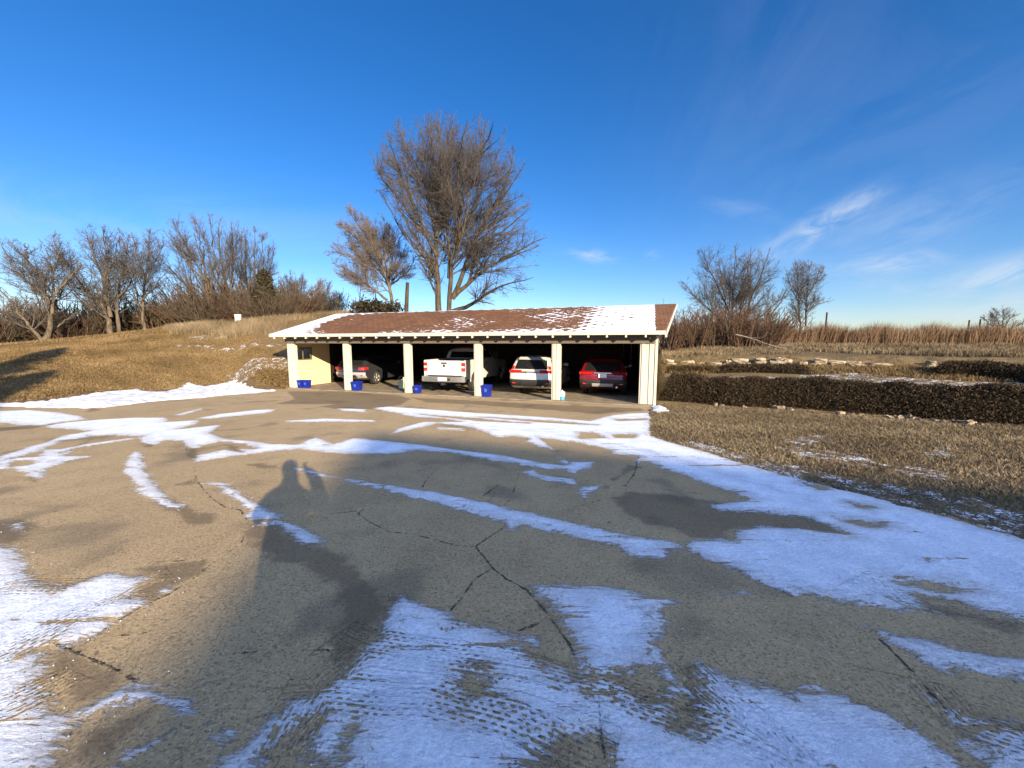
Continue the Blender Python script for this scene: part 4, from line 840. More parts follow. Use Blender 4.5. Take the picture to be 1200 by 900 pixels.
# ------------------------------------------------------------------ behind the camera: the photographer and the big house whose shadows fall on the yard
def skin(name, verts, edges, m_, parent, sub=2, rootv=0):
    me = bpy.data.meshes.new(name); me.from_pydata([v[:3] for v in verts], edges, [])
    o = link(name, me, m_, parent)
    sk = o.modifiers.new('skin', 'SKIN'); sk.use_smooth_shade = True
    for i, v in enumerate(verts):
        r_ = v[3]; me.skin_vertices[0].data[i].radius = r_ if isinstance(r_, tuple) else (r_, r_)
    me.skin_vertices[0].data[rootv].use_root = True
    o.modifiers.new('sub', 'SUBSURF').levels = sub; o.modifiers['sub'].render_levels = sub
    return o
pc = np.array([.10, -.36]); gz0 = float(height(*pc)) + .012
per = empty('person', (pc[0], pc[1], gz0), 0, 'person in a dark coat holding a phone up at eye level', 'person')
hz = 1.70
body_v = [(0, 0, .98, (.20, .15)), (0, 0, 1.18, (.21, .15)), (0, 0, 1.36, (.20, .14)), (0, .0, 1.49, (.15, .11)), (0, .02, 1.57, (.085, .08)), (0, .03, 1.66, (.085, .10)), (0, .03, 1.76, (.08, .10)), (0, .03, 1.83, (.05, .06)),
          (-.12, 0, .90, (.12, .13)), (-.13, .02, .52, (.085, .09)), (-.14, -.01, .10, (.06, .06)), (-.15, .13, .05, (.05, .045)), (.12, 0, .90, (.12, .13)), (.13, .02, .52, (.085, .09)), (.14, -.01, .10, (.06, .06)), (.15, .13, .05, (.05, .045)),
          (-.21, .0, 1.42, (.085, .085)), (-.37, .07, 1.22, (.075, .075)), (-.20, .24, 1.42, (.055, .055)), (-.12, .30, 1.52, (.035, .03)),
          (.21, .0, 1.42, (.085, .085)), (.31, .10, 1.32, (.10, .09)), (.19, .26, 1.58, (.08, .075)), (.05, .31, 1.67, (.05, .045))]
skin('body', body_v, [(0, 1), (1, 2), (2, 3), (3, 4), (4, 5), (5, 6), (6, 7), (0, 8), (8, 9), (9, 10), (10, 11), (0, 12), (12, 13), (13, 14), (14, 15), (3, 16), (16, 17), (17, 18), (18, 19), (3, 20), (20, 21), (21, 22), (22, 23)], M_COAT, per)
MB().lathe([(.02, .0), (.085, .02), (.105, .08), (.10, .16), (.06, .215), (.01, .23)], 16, c=(0, .03, 1.665)).build('hair', M_HAIR, per, smooth_=True)
fc = MB().lathe([(.01, -.10), (.06, -.08), (.078, -.02), (.082, .05), (.07, .12), (.02, .16)], 16, c=(0, .055, 1.70)); fc.build('face', M_SKIN, per, smooth_=True)
for hx, hy, hz_ in ((-.115, .315, 1.545), (.055, .325, 1.685)):
    for k in range(4): MB().tube([(hx, hy, hz_ + .02 * k - .03), (hx + (.03 if hx < 0 else -.03), hy + .03, hz_ + .02 * k - .028), (hx + (.055 if hx < 0 else -.055), hy + .02, hz_ + .02 * k - .03)], [.010, .009, .007], 6).build('finger', M_SKIN, per)
    MB().tube([(hx, hy, hz_), (hx + .01, hy + .03, hz_ + .04), (hx + (.03 if hx < 0 else -.03), hy + .025, hz_ + .06)], [.012, .011, .008], 6).build('thumb', M_SKIN, per)
ph = MB().box((-.075, -.045, -.036), (.02, -.036, .115)).build('phone', M_PHONE, None, bevel=.003)
ph.location = (CAM[0], CAM[1], CAM[2]); tag(ph, 'black phone held up in both hands', 'phone')

def house():
    g = np.array([*lot(432, 506)]); s_h = SV / SV[1]
    apex = g - s_h * (g[1] + 36.0)
    hgt = apex[2] - .5; rw, rh, hip, ln = 6.0, 5.6, 5.0, 20.0
    rot = GROT
    root = empty('brick_house', (apex[0], apex[1], .5), rot, 'large red brick house with hipped roof facing the yard', 'house')
    ez = hgt - rh
    MB().box((-hip + .3, -rw + .3, 0), (ln + hip - .3, rw - .3, ez)).build('wall', M_BRICK, root)
    MB().add([(-hip, -rw, ez), (ln + hip, -rw, ez), (ln + hip, rw, ez), (-hip, rw, ez), (0, 0, hgt), (ln, 0, hgt), ], [(0, 1, 5, 4), (2, 3, 4, 5), (3, 0, 4), (1, 2, 5), (3, 2, 1, 0)]).build('roof', M_SHINGLE, root)
    for fl in range(3):
        for k in range(7):
            x = -1.2 + k * 3.4; z = 1.2 + fl * 2.9
            if z + 1.5 > ez - .2: continue
            f_ = MB().box((x, rw - .32, z), (x + 1.1, rw - .24, z + 1.5)).build('window', M_WHITE, root); MB().box((x + .08, rw - .238, z + .08), (x + 1.02, rw - .232, z + 1.42)).build('pane', M_GLASS, f_)
house()
# ------------------------------------------------------------------ vegetation
def nrm(v): return v / (np.linalg.norm(v, axis=-1, keepdims=True) + 1e-9)
def topx(P):
    d = P - CAM; z = np.maximum(d @ FW, .1); return np.stack([CX + F * (d @ RT) / z, CY - F * (d @ UP) / z], -1)
def resample(pts, n):
    pts = np.asarray(pts, float); L_ = np.r_[0, np.cumsum(np.linalg.norm(np.diff(pts, axis=0), axis=1))]
    u = np.linspace(0, L_[-1], n); q = np.stack([np.interp(u, L_, pts[:, i]) for i in range(3)], 1)
    q[1:-1] = .25 * q[:-2] + .5 * q[1:-1] + .25 * q[2:]; return q
def children(rg, P, rad, per_m, u0, ang, lfac, lmax, lmin, trop, jit, n, rfac, rmin, inside=None, pb=0.0):
    """side branches of the branches P (B,k,3)"""
    B, k, _ = P.shape; Ls = np.linalg.norm(np.diff(P, axis=1), axis=2).sum(1)
    cnt = np.maximum(1, rg.poisson(pb * np.clip(Ls / np.median(Ls), .15, 1.9))) if pb else np.maximum(1, rg.poisson(per_m * Ls * (1 - u0) + .3)); idx = np.repeat(np.arange(B), cnt); m = len(idx)
    u = u0 + (1 - u0) * rg.random(m) ** 1.15; f = u * (k - 1); i = np.minimum(f.astype(int), k - 2); fr = (f - i)[:, None]
    p0 = P[idx, i] * (1 - fr) + P[idx, i + 1] * fr; tan = nrm(P[idx, i + 1] - P[idx, i]); r0 = (rad[idx, i] * (1 - fr[:, 0]) + rad[idx, i + 1] * fr[:, 0])
    pr = nrm(np.cross(tan, nrm(rg.normal(size=(m, 3))))); a = np.radians(rg.normal(ang[0], ang[1], m))[:, None]
    d = nrm(tan * np.cos(a) + pr * np.sin(a)); ln = np.clip(Ls[idx] * lfac * (1.15 - u) * rg.uniform(.6, 1.3, m), lmin, lmax)
    steps = [d]
    for _ in range(n - 2): d = nrm(d + rg.normal(size=(m, 3)) * jit + np.array([0, 0, trop])); steps.append(d)
    S = np.stack(steps, 1) / (n - 1); C = np.concatenate([np.zeros((m, 1, 3)), np.cumsum(S, 1)], 1)
    if inside is not None:
        keep = np.zeros(m, bool)
        for _ in range(2): ln = np.where(inside(p0 + C[:, -1] * ln[:, None]), ln, ln * .72)
        keep = inside(p0 + C[:, -1] * ln[:, None]); keep &= ln > lmin * .5
        p0, C, ln, r0 = p0[keep], C[keep], ln[keep], r0[keep]
    Pn = p0[:, None] + C * ln[:, None, None]
    rb = np.maximum(r0 * rfac, rmin); rn = np.maximum(rb[:, None] * np.linspace(1, .35, n)[None], rmin * .6)
    return Pn, rn
def join_tubes(name, sets, m_, parent):
    Vs, Qs, o = [], [], 0
    for P, r_, n in sets:
        if not len(P): continue
        V, Q_ = tubes(P, r_, n); Vs.append(V); Qs.append(Q_ + o); o += len(V)
    return link(name, np_mesh(name, np.concatenate(Vs), [np.concatenate(Qs)]), m_, parent, smooth_=True)
def tree(name, label, limbs, Y, env, seed, r_trunk, cat='tree', barkm=M_BARK, twigm=M_TWIG, lv=(1.6, 2.6, 5.0), half=4.0, spread=.6, group=None, twig_r=.0075, ang=(34, 9), lmax=(4.5, 1.7, .75), trop=.10, dens=1.0):
    """limbs: traced polylines in photo points (first one starts at the ground) set at distance Y, each bent towards or away in depth"""
    rg = np.random.default_rng(seed)
    b0 = at(*limbs[0][0], Y); gzv = float(height(b0[0], b0[1])); base = np.array([b0[0], b0[1], gzv])
    envp = np.array(env, float)
    def inside(Q_): return pip(topx(Q_ + base), envp) & (np.abs(Q_[:, 1]) < half)
    r_trunk = r_trunk * .72; L0, R0 = [], []
    for i, lb in enumerate(limbs):
        kk = len(lb); tip = rg.uniform(-1, 1) * spread if i else 0.15
        pts = [at(x, y, Y + tip * half * (j / max(1, kk - 1)) ** 1.3 * .8) - base for j, (x, y) in enumerate(lb)]
        if i == 0 or lb[0] == limbs[0][0]: pts = [np.array([pts[0][0], pts[0][1], -.3])] + pts
        q = resample(pts, 12); q[1:-1] += rg.normal(size=(10, 3)) * .035
        rr = r_trunk * (1.0 if i == 0 else (.72 if lb[0][1] > limbs[0][0][1] - 25 else .55))
        L0.append(q); R0.append(np.interp(np.linspace(0, 1, 12), [0, .12, .5, 1], [rr * (1.25 if i == 0 else 1.0), rr * .95, rr * .45, max(.018, rr * .10)]))
    P0, Q0 = np.stack(L0), np.stack(R0)
    P1, Q1 = children(rg, P0, Q0, lv[0] * dens, .18, ang, .60, lmax[0] * 1.25, .3, trop, .09, 8, .38, .014, inside, 17 * dens)
    P1b, Q1b = children(rg, P0, Q0, lv[0] * .8 * dens, .30, ang, .22, lmax[1], .4, trop, .12, 5, .3, .013, None, 7 * dens)
    P2, Q2 = children(rg, P1, Q1, lv[1] * dens, .08, ang, .55, lmax[1], .2, trop, .12, 5, .5, .009, inside, 11 * dens)
    P3, Q3 = children(rg, P2, Q2, lv[2] * dens, .05, (ang[0] + 4, 14), .60, lmax[2], .16, trop * .6, .14, 4, .6, twig_r, None, 6 * dens)
    P3b, Q3b = children(rg, P1b, Q1b, lv[2] * .8 * dens, .10, (ang[0], 14), .5, lmax[2], .16, trop * .6, .14, 4, .6, twig_r, None, 7 * dens)
    P4, Q4 = children(rg, P1, Q1, lv[2] * .4 * dens, .1, (ang[0], 14), .2, lmax[2], .16, trop, .14, 4, .5, twig_r, None)
    root = empty(name, base, 0, label, cat, group)
    join_tubes('trunk', [(P0, Q0, 8)], barkm, root)
    join_tubes('crown', [(P1, Q1, 5), (P1b, Q1b, 4), (P2, Q2, 4), (P3, Q3, 3), (P3b, Q3b, 3), (P4, Q4, 3)], twigm, root)
    return root
tree('elm_tree', 'tall wide bare tree with several stems rising behind the garage roof',
 [[(514, 366), (513, 327), (511, 295), (511, 272), (509, 246), (501, 215), (484, 184), (466, 152)], [(512, 300), (498, 275), (487, 246), (469, 226), (443, 208)], [(511, 278), (516, 254), (517, 225), (516, 182), (512, 129)], [(511, 324), (501, 312), (492, 303)],
  [(526, 366), (527, 330), (530, 309), (534, 283), (539, 254), (545, 226), (550, 197), (559, 162), (563, 131)], [(526, 326), (525, 295), (524, 266), (524, 226), (528, 185), (532, 131)], [(536, 285), (544, 260), (562, 234), (573, 205), (585, 176), (593, 147)],
  [(530, 350), (542, 324), (550, 298), (562, 272), (579, 246), (597, 223), (616, 190)], [(530, 350), (545, 335), (562, 321), (585, 306), (608, 298), (632, 288)], [(527, 366), (556, 356), (573, 341), (597, 332), (625, 325)], [(551, 297), (568, 284), (585, 275), (602, 260), (618, 246)], [(510, 262), (496, 222), (478, 200), (452, 182)], [(524, 240), (506, 190), (488, 138)],
  [(498, 275), (470, 238), (442, 200), (434, 175)], [(487, 246), (466, 195), (454, 155)], [(579, 246), (598, 205), (603, 172)], [(562, 272), (594, 252), (622, 238)], [(585, 306), (618, 288), (641, 278)], [(539, 254), (536, 200), (548, 140)], [(550, 197), (572, 165), (578, 142)]],
 29.0, [(431, 212), (434, 196), (443, 175), (446, 158), (452, 145), (466, 133), (478, 131), (488, 139), (497, 131), (510, 126), (527, 129), (538, 140), (545, 148), (549, 135), (562, 133), (574, 140), (580, 152), (588, 147), (598, 149), (602, 170), (612, 190), (617, 215), (624, 240), (622, 258), (634, 274), (643, 288), (639, 305), (634, 322), (632, 336), (610, 346), (585, 352), (560, 363), (540, 364), (520, 345), (505, 330), (488, 312), (480, 303), (494, 290), (487, 279), (470, 272), (468, 250), (474, 242), (455, 236), (440, 228)], 11, .34, half=6.5, lv=(1.5, 2.4, 4.4), trop=.045, dens=1.0, lmax=(5.6, 1.9, .8), ang=(38, 12))
tree('leaning_tree', 'smaller bare grey tree leaning left beside the tallest tree',
 [(460, 364), (458, 345), (455.5, 326), (448, 305), (437, 294), (427, 277), (418, 259), (407, 242)] and [[(460, 364), (458, 345), (455.5, 326), (448, 305), (437, 290), (427, 275), (418, 259), (407, 242)], [(456, 326), (451, 308), (449, 286), (451, 266), (447, 250)], [(454, 328), (440, 312), (427, 300), (404, 276)], [(454, 352), (440, 340), (424, 329), (406, 314), (389, 308)], [(459, 331), (468, 319), (479, 312)], [(448, 305), (436, 280), (425, 255)], [(440, 312), (412, 300), (384, 294)], [(446, 303), (420, 282), (397, 260)], [(452, 308), (464, 290), (472, 272)], [(459, 333), (476, 322), (488, 300)]],
 31.5, [(376, 302), (386, 272), (394, 240), (412, 236), (430, 252), (452, 256), (474, 268), (488, 296), (492, 318), (470, 336), (442, 352), (400, 328)], 12, .20, barkm=M_BARK2, twigm=M_TWIG2, half=4, dens=1.0, lmax=(3.0, 1.4, .7), ang=(36, 11), trop=.06)
tree('round_crowned_tree', 'bare tree with wide rounded crown rising from the brush right of the garage',
 [[(859, 384), (857, 372), (850, 354), (840, 334), (829, 312), (822, 292)], [(858, 376), (859, 343), (861, 316), (862, 288)], [(872, 386), (877, 360), (888, 330), (899, 303), (903, 290)], [(872, 384), (900, 374), (916, 352), (925, 335)], [(856, 380), (835, 366), (817, 351), (800, 330)], [(874, 380), (890, 372), (905, 358), (922, 347)], [(858, 360), (872, 335), (878, 310), (880, 292)], [(850, 354), (846, 325), (842, 300)], [(866, 384), (868, 350), (874, 320)]],
 40.0, [(793, 330), (800, 320), (814, 312), (817, 292), (832, 284), (846, 282), (862, 283), (874, 289), (888, 289), (901, 288), (914, 304), (922, 322), (928, 345), (917, 365), (890, 380), (840, 382), (803, 352)], 13, .22, half=6, dens=.95, trop=.06, ang=(36, 11))
tree('twin_stemmed_tree', 'slender bare tree with two stems beside the round crowned one',
 [[(939, 384), (936, 352), (934, 312), (932, 306)], [(944, 382), (946, 347), (948, 316), (952, 306)], [(945, 365), (960, 356), (975, 352)], [(946, 348), (956, 330), (967, 312)], [(937, 356), (926, 335), (921, 318)]],
 43.0, [(918, 312), (930, 305), (940, 302), (958, 306), (969, 310), (972, 328), (979, 352), (962, 363), (930, 376), (914, 350)], 14, .17, half=4, dens=.8, lmax=(2.6, 1.3, .7), ang=(38, 11))
tree('small_field_tree', 'small low bare tree in the tall grass at the far end of the field',
 [[(1176, 398), (1175, 386), (1168, 374), (1161, 366)], [(1175, 386), (1182, 376), (1190, 368)], [(1174, 390), (1160, 380), (1152, 372)], [(1178, 390), (1192, 382), (1204, 374)], [(1175, 384), (1176, 372), (1177, 362)]],
 34.0, [(1148, 372), (1158, 360), (1180, 357), (1200, 362), (1210, 376), (1200, 388), (1160, 388)], 15, .10, half=3, dens=.5, lmax=(1.8, .9, .5))
# the row of trees on the crest of the lawn
TG = 'bare trees along the crest of the lawn'
tree('crest_tree', 'bare tree with pale forked trunk and low side limb ending the row',
 [[(51, 404), (62, 370), (58, 348), (45, 324), (32, 302), (8, 284)], [(62, 368), (64, 345), (60, 326), (70, 298), (62, 276)], [(51, 398), (64, 386), (77, 375), (90, 366)], [(50, 400), (24, 368), (4, 344), (-15, 325)], [(58, 348), (40, 335), (18, 318), (-5, 305)], [(63, 345), (82, 325), (96, 310)], [(32, 302), (30, 285)]],
 27.0, [(-30, 340), (-25, 295), (-5, 275), (20, 280), (35, 288), (50, 272), (68, 268), (92, 285), (104, 310), (98, 345), (90, 372), (40, 385), (-20, 380)], 21, .22, barkm=M_BARK2, group=TG, half=5, dens=.8, ang=(42, 12))
tree('crest_tree', 'pale bare tree of two close trunks in the middle of the row on the crest',
 [[(131, 395), (128, 370), (108, 348), (88, 324), (68, 290)], [(130, 372), (122, 336), (112, 306), (100, 270)], [(122, 336), (125, 300), (120, 266)], [(140, 394), (136, 352), (140, 326), (150, 295), (152, 275)], [(128, 368), (112, 345), (95, 340), (80, 330)], [(138, 350), (152, 335), (160, 310)], [(124, 330), (134, 305), (138, 280)]],
 29.5, [(58, 300), (64, 276), (90, 268), (104, 262), (122, 261), (140, 268), (156, 268), (166, 290), (168, 320), (158, 345), (140, 362), (90, 350), (70, 330)], 22, .25, barkm=M_BARK2, group=TG, half=5, dens=.8, ang=(40, 12))
tree('crest_tree', 'slim bare tree with one straight pale trunk beside the two trunk tree',
 [[(170, 390), (166, 352), (172, 320), (176, 274)], [(166, 354), (148, 316), (138, 280)], [(168, 340), (180, 310), (192, 285)], [(170, 325), (160, 300), (158, 278)], [(167, 352), (182, 335), (196, 318)]],
 30.5, [(134, 290), (142, 268), (160, 272), (178, 265), (196, 275), (206, 300), (200, 330), (184, 345), (158, 345), (140, 320)], 23, .16, barkm=M_BARK2, group=TG, half=4, dens=.8, ang=(38, 12))
tree('crest_tree', 'tall bare tree with limbs sweeping to one side near the utility box',
 [[(246, 378), (243, 330), (223, 298), (203, 259)], [(245, 340), (238, 305), (234, 283), (226, 252)], [(244, 356), (234, 352), (210, 325), (188, 303)], [(243, 330), (222, 312), (204, 285), (192, 270)], [(246, 345), (252, 310), (248, 270), (246, 254)], [(244, 362), (222, 348), (200, 345)]],
 32.0, [(182, 310), (184, 275), (198, 252), (215, 246), (232, 249), (250, 250), (262, 275), (262, 320), (250, 350), (225, 362), (195, 355)], 24, .22, group=TG, half=5, dens=.8, ang=(30, 10))
tree('crest_tree', 'bare many stemmed tree standing between the tall tree and the evergreen',
 [[(268, 376), (262, 325), (256, 283), (258, 256)], [(268, 370), (272, 320), (272, 285), (270, 258)], [(269, 372), (280, 335), (284, 300), (283, 270)], [(266, 350), (254, 330), (244, 300)]],
 33.0, [(240, 300), (246, 262), (258, 252), (275, 254), (290, 268), (294, 310), (285, 350), (262, 362), (246, 340)], 25, .18, group=TG, half=4, dens=.8, ang=(28, 9), barkm=M_BARK2)
tree('crest_tree', 'bare many stemmed tree right behind the dark evergreen on the crest',
 [[(292, 375), (289, 327), (287, 272)], [(293, 368), (302, 330), (308, 275)], [(294, 362), (314, 325), (322, 290)], [(292, 370), (298, 320), (299, 268)]],
 34.0, [(278, 310), (280, 275), (290, 264), (308, 266), (322, 278), (330, 310), (326, 340), (300, 360), (282, 345)], 26, .17, group=TG, half=4, dens=.8, ang=(28, 9))
tree('crest_tree', 'low bare tree between the evergreen and the garage roof end',
 [[(344, 374), (342, 345), (340, 322)], [(345, 370), (352, 345), (356, 325)], [(344, 368), (334, 345), (328, 330)]],
 37.0, [(320, 345), (330, 318), (345, 313), (360, 322), (366, 350), (350, 368), (328, 365)], 27, .12, group=TG, half=3, dens=1.0, ang=(28, 9), lmax=(2.2, 1.2, .6))
tree('crest_tree', 'lowest pale bare tree of the row next to the snowy roof end',
 [[(368, 376), (376, 352), (386, 332)], [(368, 372), (374, 345), (376, 328)], [(369, 372), (384, 358), (394, 345)], [(392, 374), (395, 355), (398, 342)]],
 39.0, [(360, 345), (368, 326), (386, 326), (402, 340), (408, 362), (390, 374), (366, 370)], 28, .12, group=TG, half=3, dens=.9, barkm=M_BARK2, twigm=M_TWIG2, ang=(28, 9), lmax=(2.2, 1.2, .6))
b0 = at(476.5, 366, 29); g0 = float(height(b0[0], b0[1]))
sn = empty('dead_snag', (b0[0], b0[1], g0), 0, 'dark dead broken trunk standing between the leaning tree and the tallest tree', 'dead tree')
q = resample([np.array([0, 0, -.3]), at(476, 364, 29) - [b0[0], b0[1], g0], at(477, 345, 29) - [b0[0], b0[1], g0], at(477.5, 331, 29) - [b0[0], b0[1], g0]], 8)
join_tubes('trunk', [(q[None], np.linspace(.20, .12, 8)[None], 8)], M_SNAG, sn)
rg = np.random.default_rng(5); c1 = children(rg, q[None], np.full((1, 8), .12), 1.2, .4, (55, 10), .25, 1.2, .4, .1, .15, 5, .3, .02)
join_tubes('branches', [(c1[0], c1[1], 4)], M_SNAG, sn)

# leaf quads scattered through a volume
def patchy(P, r_):
    x, y = P[:, 0], P[:, 1]
    k = np.sin(x * .9 + 1.7 * np.sin(y * .7)) * np.sin(y * 1.1 + 1.3 * np.sin(x * .5)) + .6 * np.sin(x * 2.7 + 2 * np.sin(y * 1.9)) * np.sin(y * 3.1 + x)
    return np.clip(.45 * r_ + .27 + .2 * k, 0, 1)
def leaf_mesh(name, C, size, rg, tint=None, stretch=1.6, up=0.0):
    n = len(C); a = nrm(rg.normal(size=(n, 3)) + [0, 0, up]); b = nrm(np.cross(a, rg.normal(size=(n, 3)))); s = (size * rg.uniform(.6, 1.3, n))[:, None]
    V = np.stack([C - a * s * stretch * .5, C + b * s * .32, C + a * s * stretch * .5, C - b * s * .32], 1).reshape(-1, 3)
    Q_ = np.arange(4 * n).reshape(-1, 4); t_ = (patchy(C, rg.random(n)) if name == 'leaf_litter' else rg.random(n)) if tint is None else tint
    return np_mesh(name, V, [Q_], {'tint': np.repeat(t_, 4)})
def blades(name, P, hgt, wid, lean, rg, m_, label=None, cat=None, kind='stuff', wind=(0, 0), tint=None):
    n = len(P); h = (hgt * rg.uniform(.55, 1.25, n))[:, None]; az = rg.uniform(0, 2 * math.pi, n); side = np.stack([np.cos(az), np.sin(az), 0 * az], 1) * (wid * rg.uniform(.6, 1.3, n))[:, None] * .5
    az2 = rg.uniform(0, 2 * math.pi, n); ld = np.stack([np.cos(az2) + wind[0], np.sin(az2) + wind[1], 0 * az2], 1) * (lean * rg.uniform(.2, 1.3, n))[:, None] * h; upv = np.array([0, 0, 1.0])
    m1 = P + upv * h * .55 + ld * .35; tp_ = P + upv * h * .95 + ld
    V = np.stack([P - side, P + side, m1 + side * .75, m1 - side * .75, tp_], 1).reshape(-1, 3); o = np.arange(n)[:, None] * 5
    t_ = patchy(P, rg.random(n)) if tint is None else tint
    me = np_mesh(name, V, [o + np.array([[0, 1, 2, 3]]), o + np.array([[3, 2, 4]])], {'tint': np.repeat(t_, 5)})
    ob = link(name, me, m_); ob['kind'] = kind
    if label: ob['label'] = label
    if cat: ob['category'] = cat
    return ob
def scatter(poly, n, rg, fn=hit):
    q = np.array([fn(*p)[:2] for p in poly]); out_ = []; c = 0
    while c < n:
        r_ = rg.uniform(q.min(0), q.max(0), (n, 2)); r_ = r_[pip(r_, q)]; out_.append(r_); c += len(r_)
        if c == 0: break
    xy = np.concatenate(out_)[:n]; return np.c_[xy, height(xy[:, 0], xy[:, 1])]
GSP = [px_poly(p, hit) for p in G_SNOW]
def thin_on_snow(P, keep=.3):
    sd = np.full(len(P), -1.0)
    for q in GSP: poly_sdf(P[:, :2], q, sd, .3)
    return P[(sd < 0) | (rg.random(len(P)) < keep)]
rg = np.random.default_rng(31)
P = scatter([(762, 477), (761, 500), (763, 514), (811, 528), (874, 546), (937, 563), (1013, 582), (1083, 602), (1153, 621), (1230, 644), (1330, 600), (1330, 508), (1200, 499), (1070, 491), (960, 483), (850, 477), (772, 472)], 62000, rg)
P = thin_on_snow(P); blades('grass', P, .05, .011, 1.4, rg, M_STRAW)
P = scatter([(-30, 473), (75, 469), (162, 459), (276, 450), (334, 455), (336, 425), (300, 395), (240, 386), (170, 392), (60, 402), (-30, 408)], 60000, rg)
P = thin_on_snow(P, .2); ob = link('leaf_litter', leaf_mesh('leaf_litter', P + [0, 0, .010], .05, rg, up=0), M_LEAF); ob['kind'] = 'stuff'
P = scatter([(-30, 473), (75, 469), (162, 459), (276, 450), (334, 455), (336, 425), (300, 395), (240, 386), (170, 392), (60, 402), (-30, 408)], 50000, rg)
P = thin_on_snow(P, .2); blades('lawn_grass', P, .06, .016, 1.1, rg, M_LEAF)
P = scatter([(200, 392), (336, 394), (336, 376), (415, 371), (415, 368), (336, 374), (300, 377), (240, 381), (190, 387)], 17000, rg)
blades('rough_grass', P, .42, .018, .5, rg, M_STRAW)
# dry strip above the stone wall and on the terrace
P = scatter([(930, 412), (1230, 420), (1230, 407), (930, 405)], 16000, rg)
blades('dry_grass', P, .22, .02, .7, rg, M_STRAW)
P = scatter([(775, 440), (900, 436), (1230, 450), (1230, 432), (1080, 430), (775, 425)], 14000, rg)
P = thin_on_snow(P); blades('terrace_grass', P, .14, .018, .9, rg, M_LEAF)
# tall dead grass on the field edge
def band(x0, x1, Y0, Y1, n, h, nm, m_, wd=.022, lean=.28):
    px = rg.uniform(x0, x1, n); Yd = rg.uniform(Y0, Y1, n); P_ = np.array([CAM + ray(a, 400) * (y / ray(a, 400)[1]) for a, y in zip(px, Yd)])
    P_[:, 2] = height(P_[:, 0], P_[:, 1]); cl_ = .8 + .25 * np.sin(P_[:, 0] * 1.7 + np.sin(P_[:, 1] * 2)) * np.sin(P_[:, 1] * 1.1 + 1)
    return blades(nm, P_, h * cl_, wd, lean, rg, m_, wind=(.7, .1))
band(905, 1300, 24.5, 29, 34000, 1.50, 'tall_grass', M_TALL)
band(780, 930, 26.5, 31, 9000, 1.6, 'tall_grass', M_TALL)
band(790, 1350, 30, 60, 16000, 1.35, 'tall_grass', M_TALL, .03)

band(-60, 215, 23.5, 31, 14000, .16, 'crest_grass', M_LEAF, .02, .8)
band(776, 940, 17.8, 23, 9000, .20, 'dry_grass', M_STRAW, .02, .7)
# shrubs: a few kinds built once, then copied
def shrub_mesh(seed, n_st, h, wdt, spread, m_, dens=1.0):
    rg_ = np.random.default_rng(seed); a = rg_.uniform(0, 2 * math.pi, n_st); r_ = wdt * np.sqrt(rg_.random(n_st)) * .45
    d = nrm(np.stack([np.cos(a) * spread * rg_.random(n_st) ** .6, np.sin(a) * spread * rg_.random(n_st) ** .6, np.ones(n_st)], 1)); ln = h * rg_.uniform(.55, 1.1, n_st); p0 = np.stack([np.cos(a) * r_, np.sin(a) * r_, np.full(n_st, -.1)], 1)
    st_ = [d]
    for _ in range(6): d = nrm(d + rg_.normal(size=(n_st, 3)) * .11 + [0, 0, .03]); st_.append(d)
    C = np.concatenate([np.zeros((n_st, 1, 3)), np.cumsum(np.stack(st_, 1) / 7, 1)], 1); P0 = p0[:, None] + C * ln[:, None, None]
    Q0 = np.linspace(.022, .008, 8)[None] * (h / 2.2) * rg_.uniform(.6, 1.3, n_st)[:, None]
    P1, Q1 = children(rg_, P0, Q0, 3.0 * dens, .15, (36, 12), .38, 1.1, .3, .06, .14, 5, .6, .009); P2, Q2 = children(rg_, P1, Q1, 4.5 * dens, .1, (40, 14), .5, .6, .15, .04, .15, 4, .6, .008)
    o = join_tubes('shrub', [(P0, Q0, 4), (P1, Q1, 3), (P2, Q2, 3)], m_, None); me = o.data; bpy.data.objects.remove(o); return me
BR = [shrub_mesh(41, 46, 2.3, 1.8, .55, M_BRUSH), shrub_mesh(42, 40, 2.1, 2.0, .75, M_BRUSH2), shrub_mesh(43, 50, 2.4, 1.6, .45, M_BRUSH)]
BL = [shrub_mesh(51, 60, 3.8, 3.4, .8, M_BRUSH2, 1.3), shrub_mesh(52, 54, 3.6, 3.6, 1.0, M_BRUSH2, 1.3), shrub_mesh(53, 62, 3.3, 3.2, .9, M_BRUSH, 1.3)]
def put_shrub(me, px, Y, scale, label, group, rz):
    p = at(px, 400, Y); o = bpy.data.objects.new('shrub', me); COL.objects.link(o)
    o.location = (p[0], p[1], float(height(p[0], p[1]))); o.rotation_euler = (0, 0, rz); o.scale = (scale * random.uniform(.95, 1.2), scale * random.uniform(.95, 1.2), scale)
    tag(o, label, 'shrub', group)
GR = 'leafless reddish shrubs in the thicket above the stone wall'
for i, (px, Y, s) in enumerate([(782, 21.5, .85), (795, 22.5, 1.0), (808, 22, .95), (822, 23, 1.05), (836, 22.3, .95), (850, 22.6, 1.05), (865, 22.0, 1.0), (880, 22.4, 1.1), (895, 22.0, .95), (788, 25, 1.15), (815, 25.5, 1.2), (842, 25.2, 1.2), (870, 25.4, 1.25), (893, 25, 1.1), (910, 23.2, .8), (925, 25.5, .9)]):
    put_shrub(BR[i % 3], px, Y, s, 'leafless reddish brown shrub in the thicket above the stone wall', GR, i * 1.9)
GL_ = 'leafless brown shrubs in the thicket behind the lawn crest'
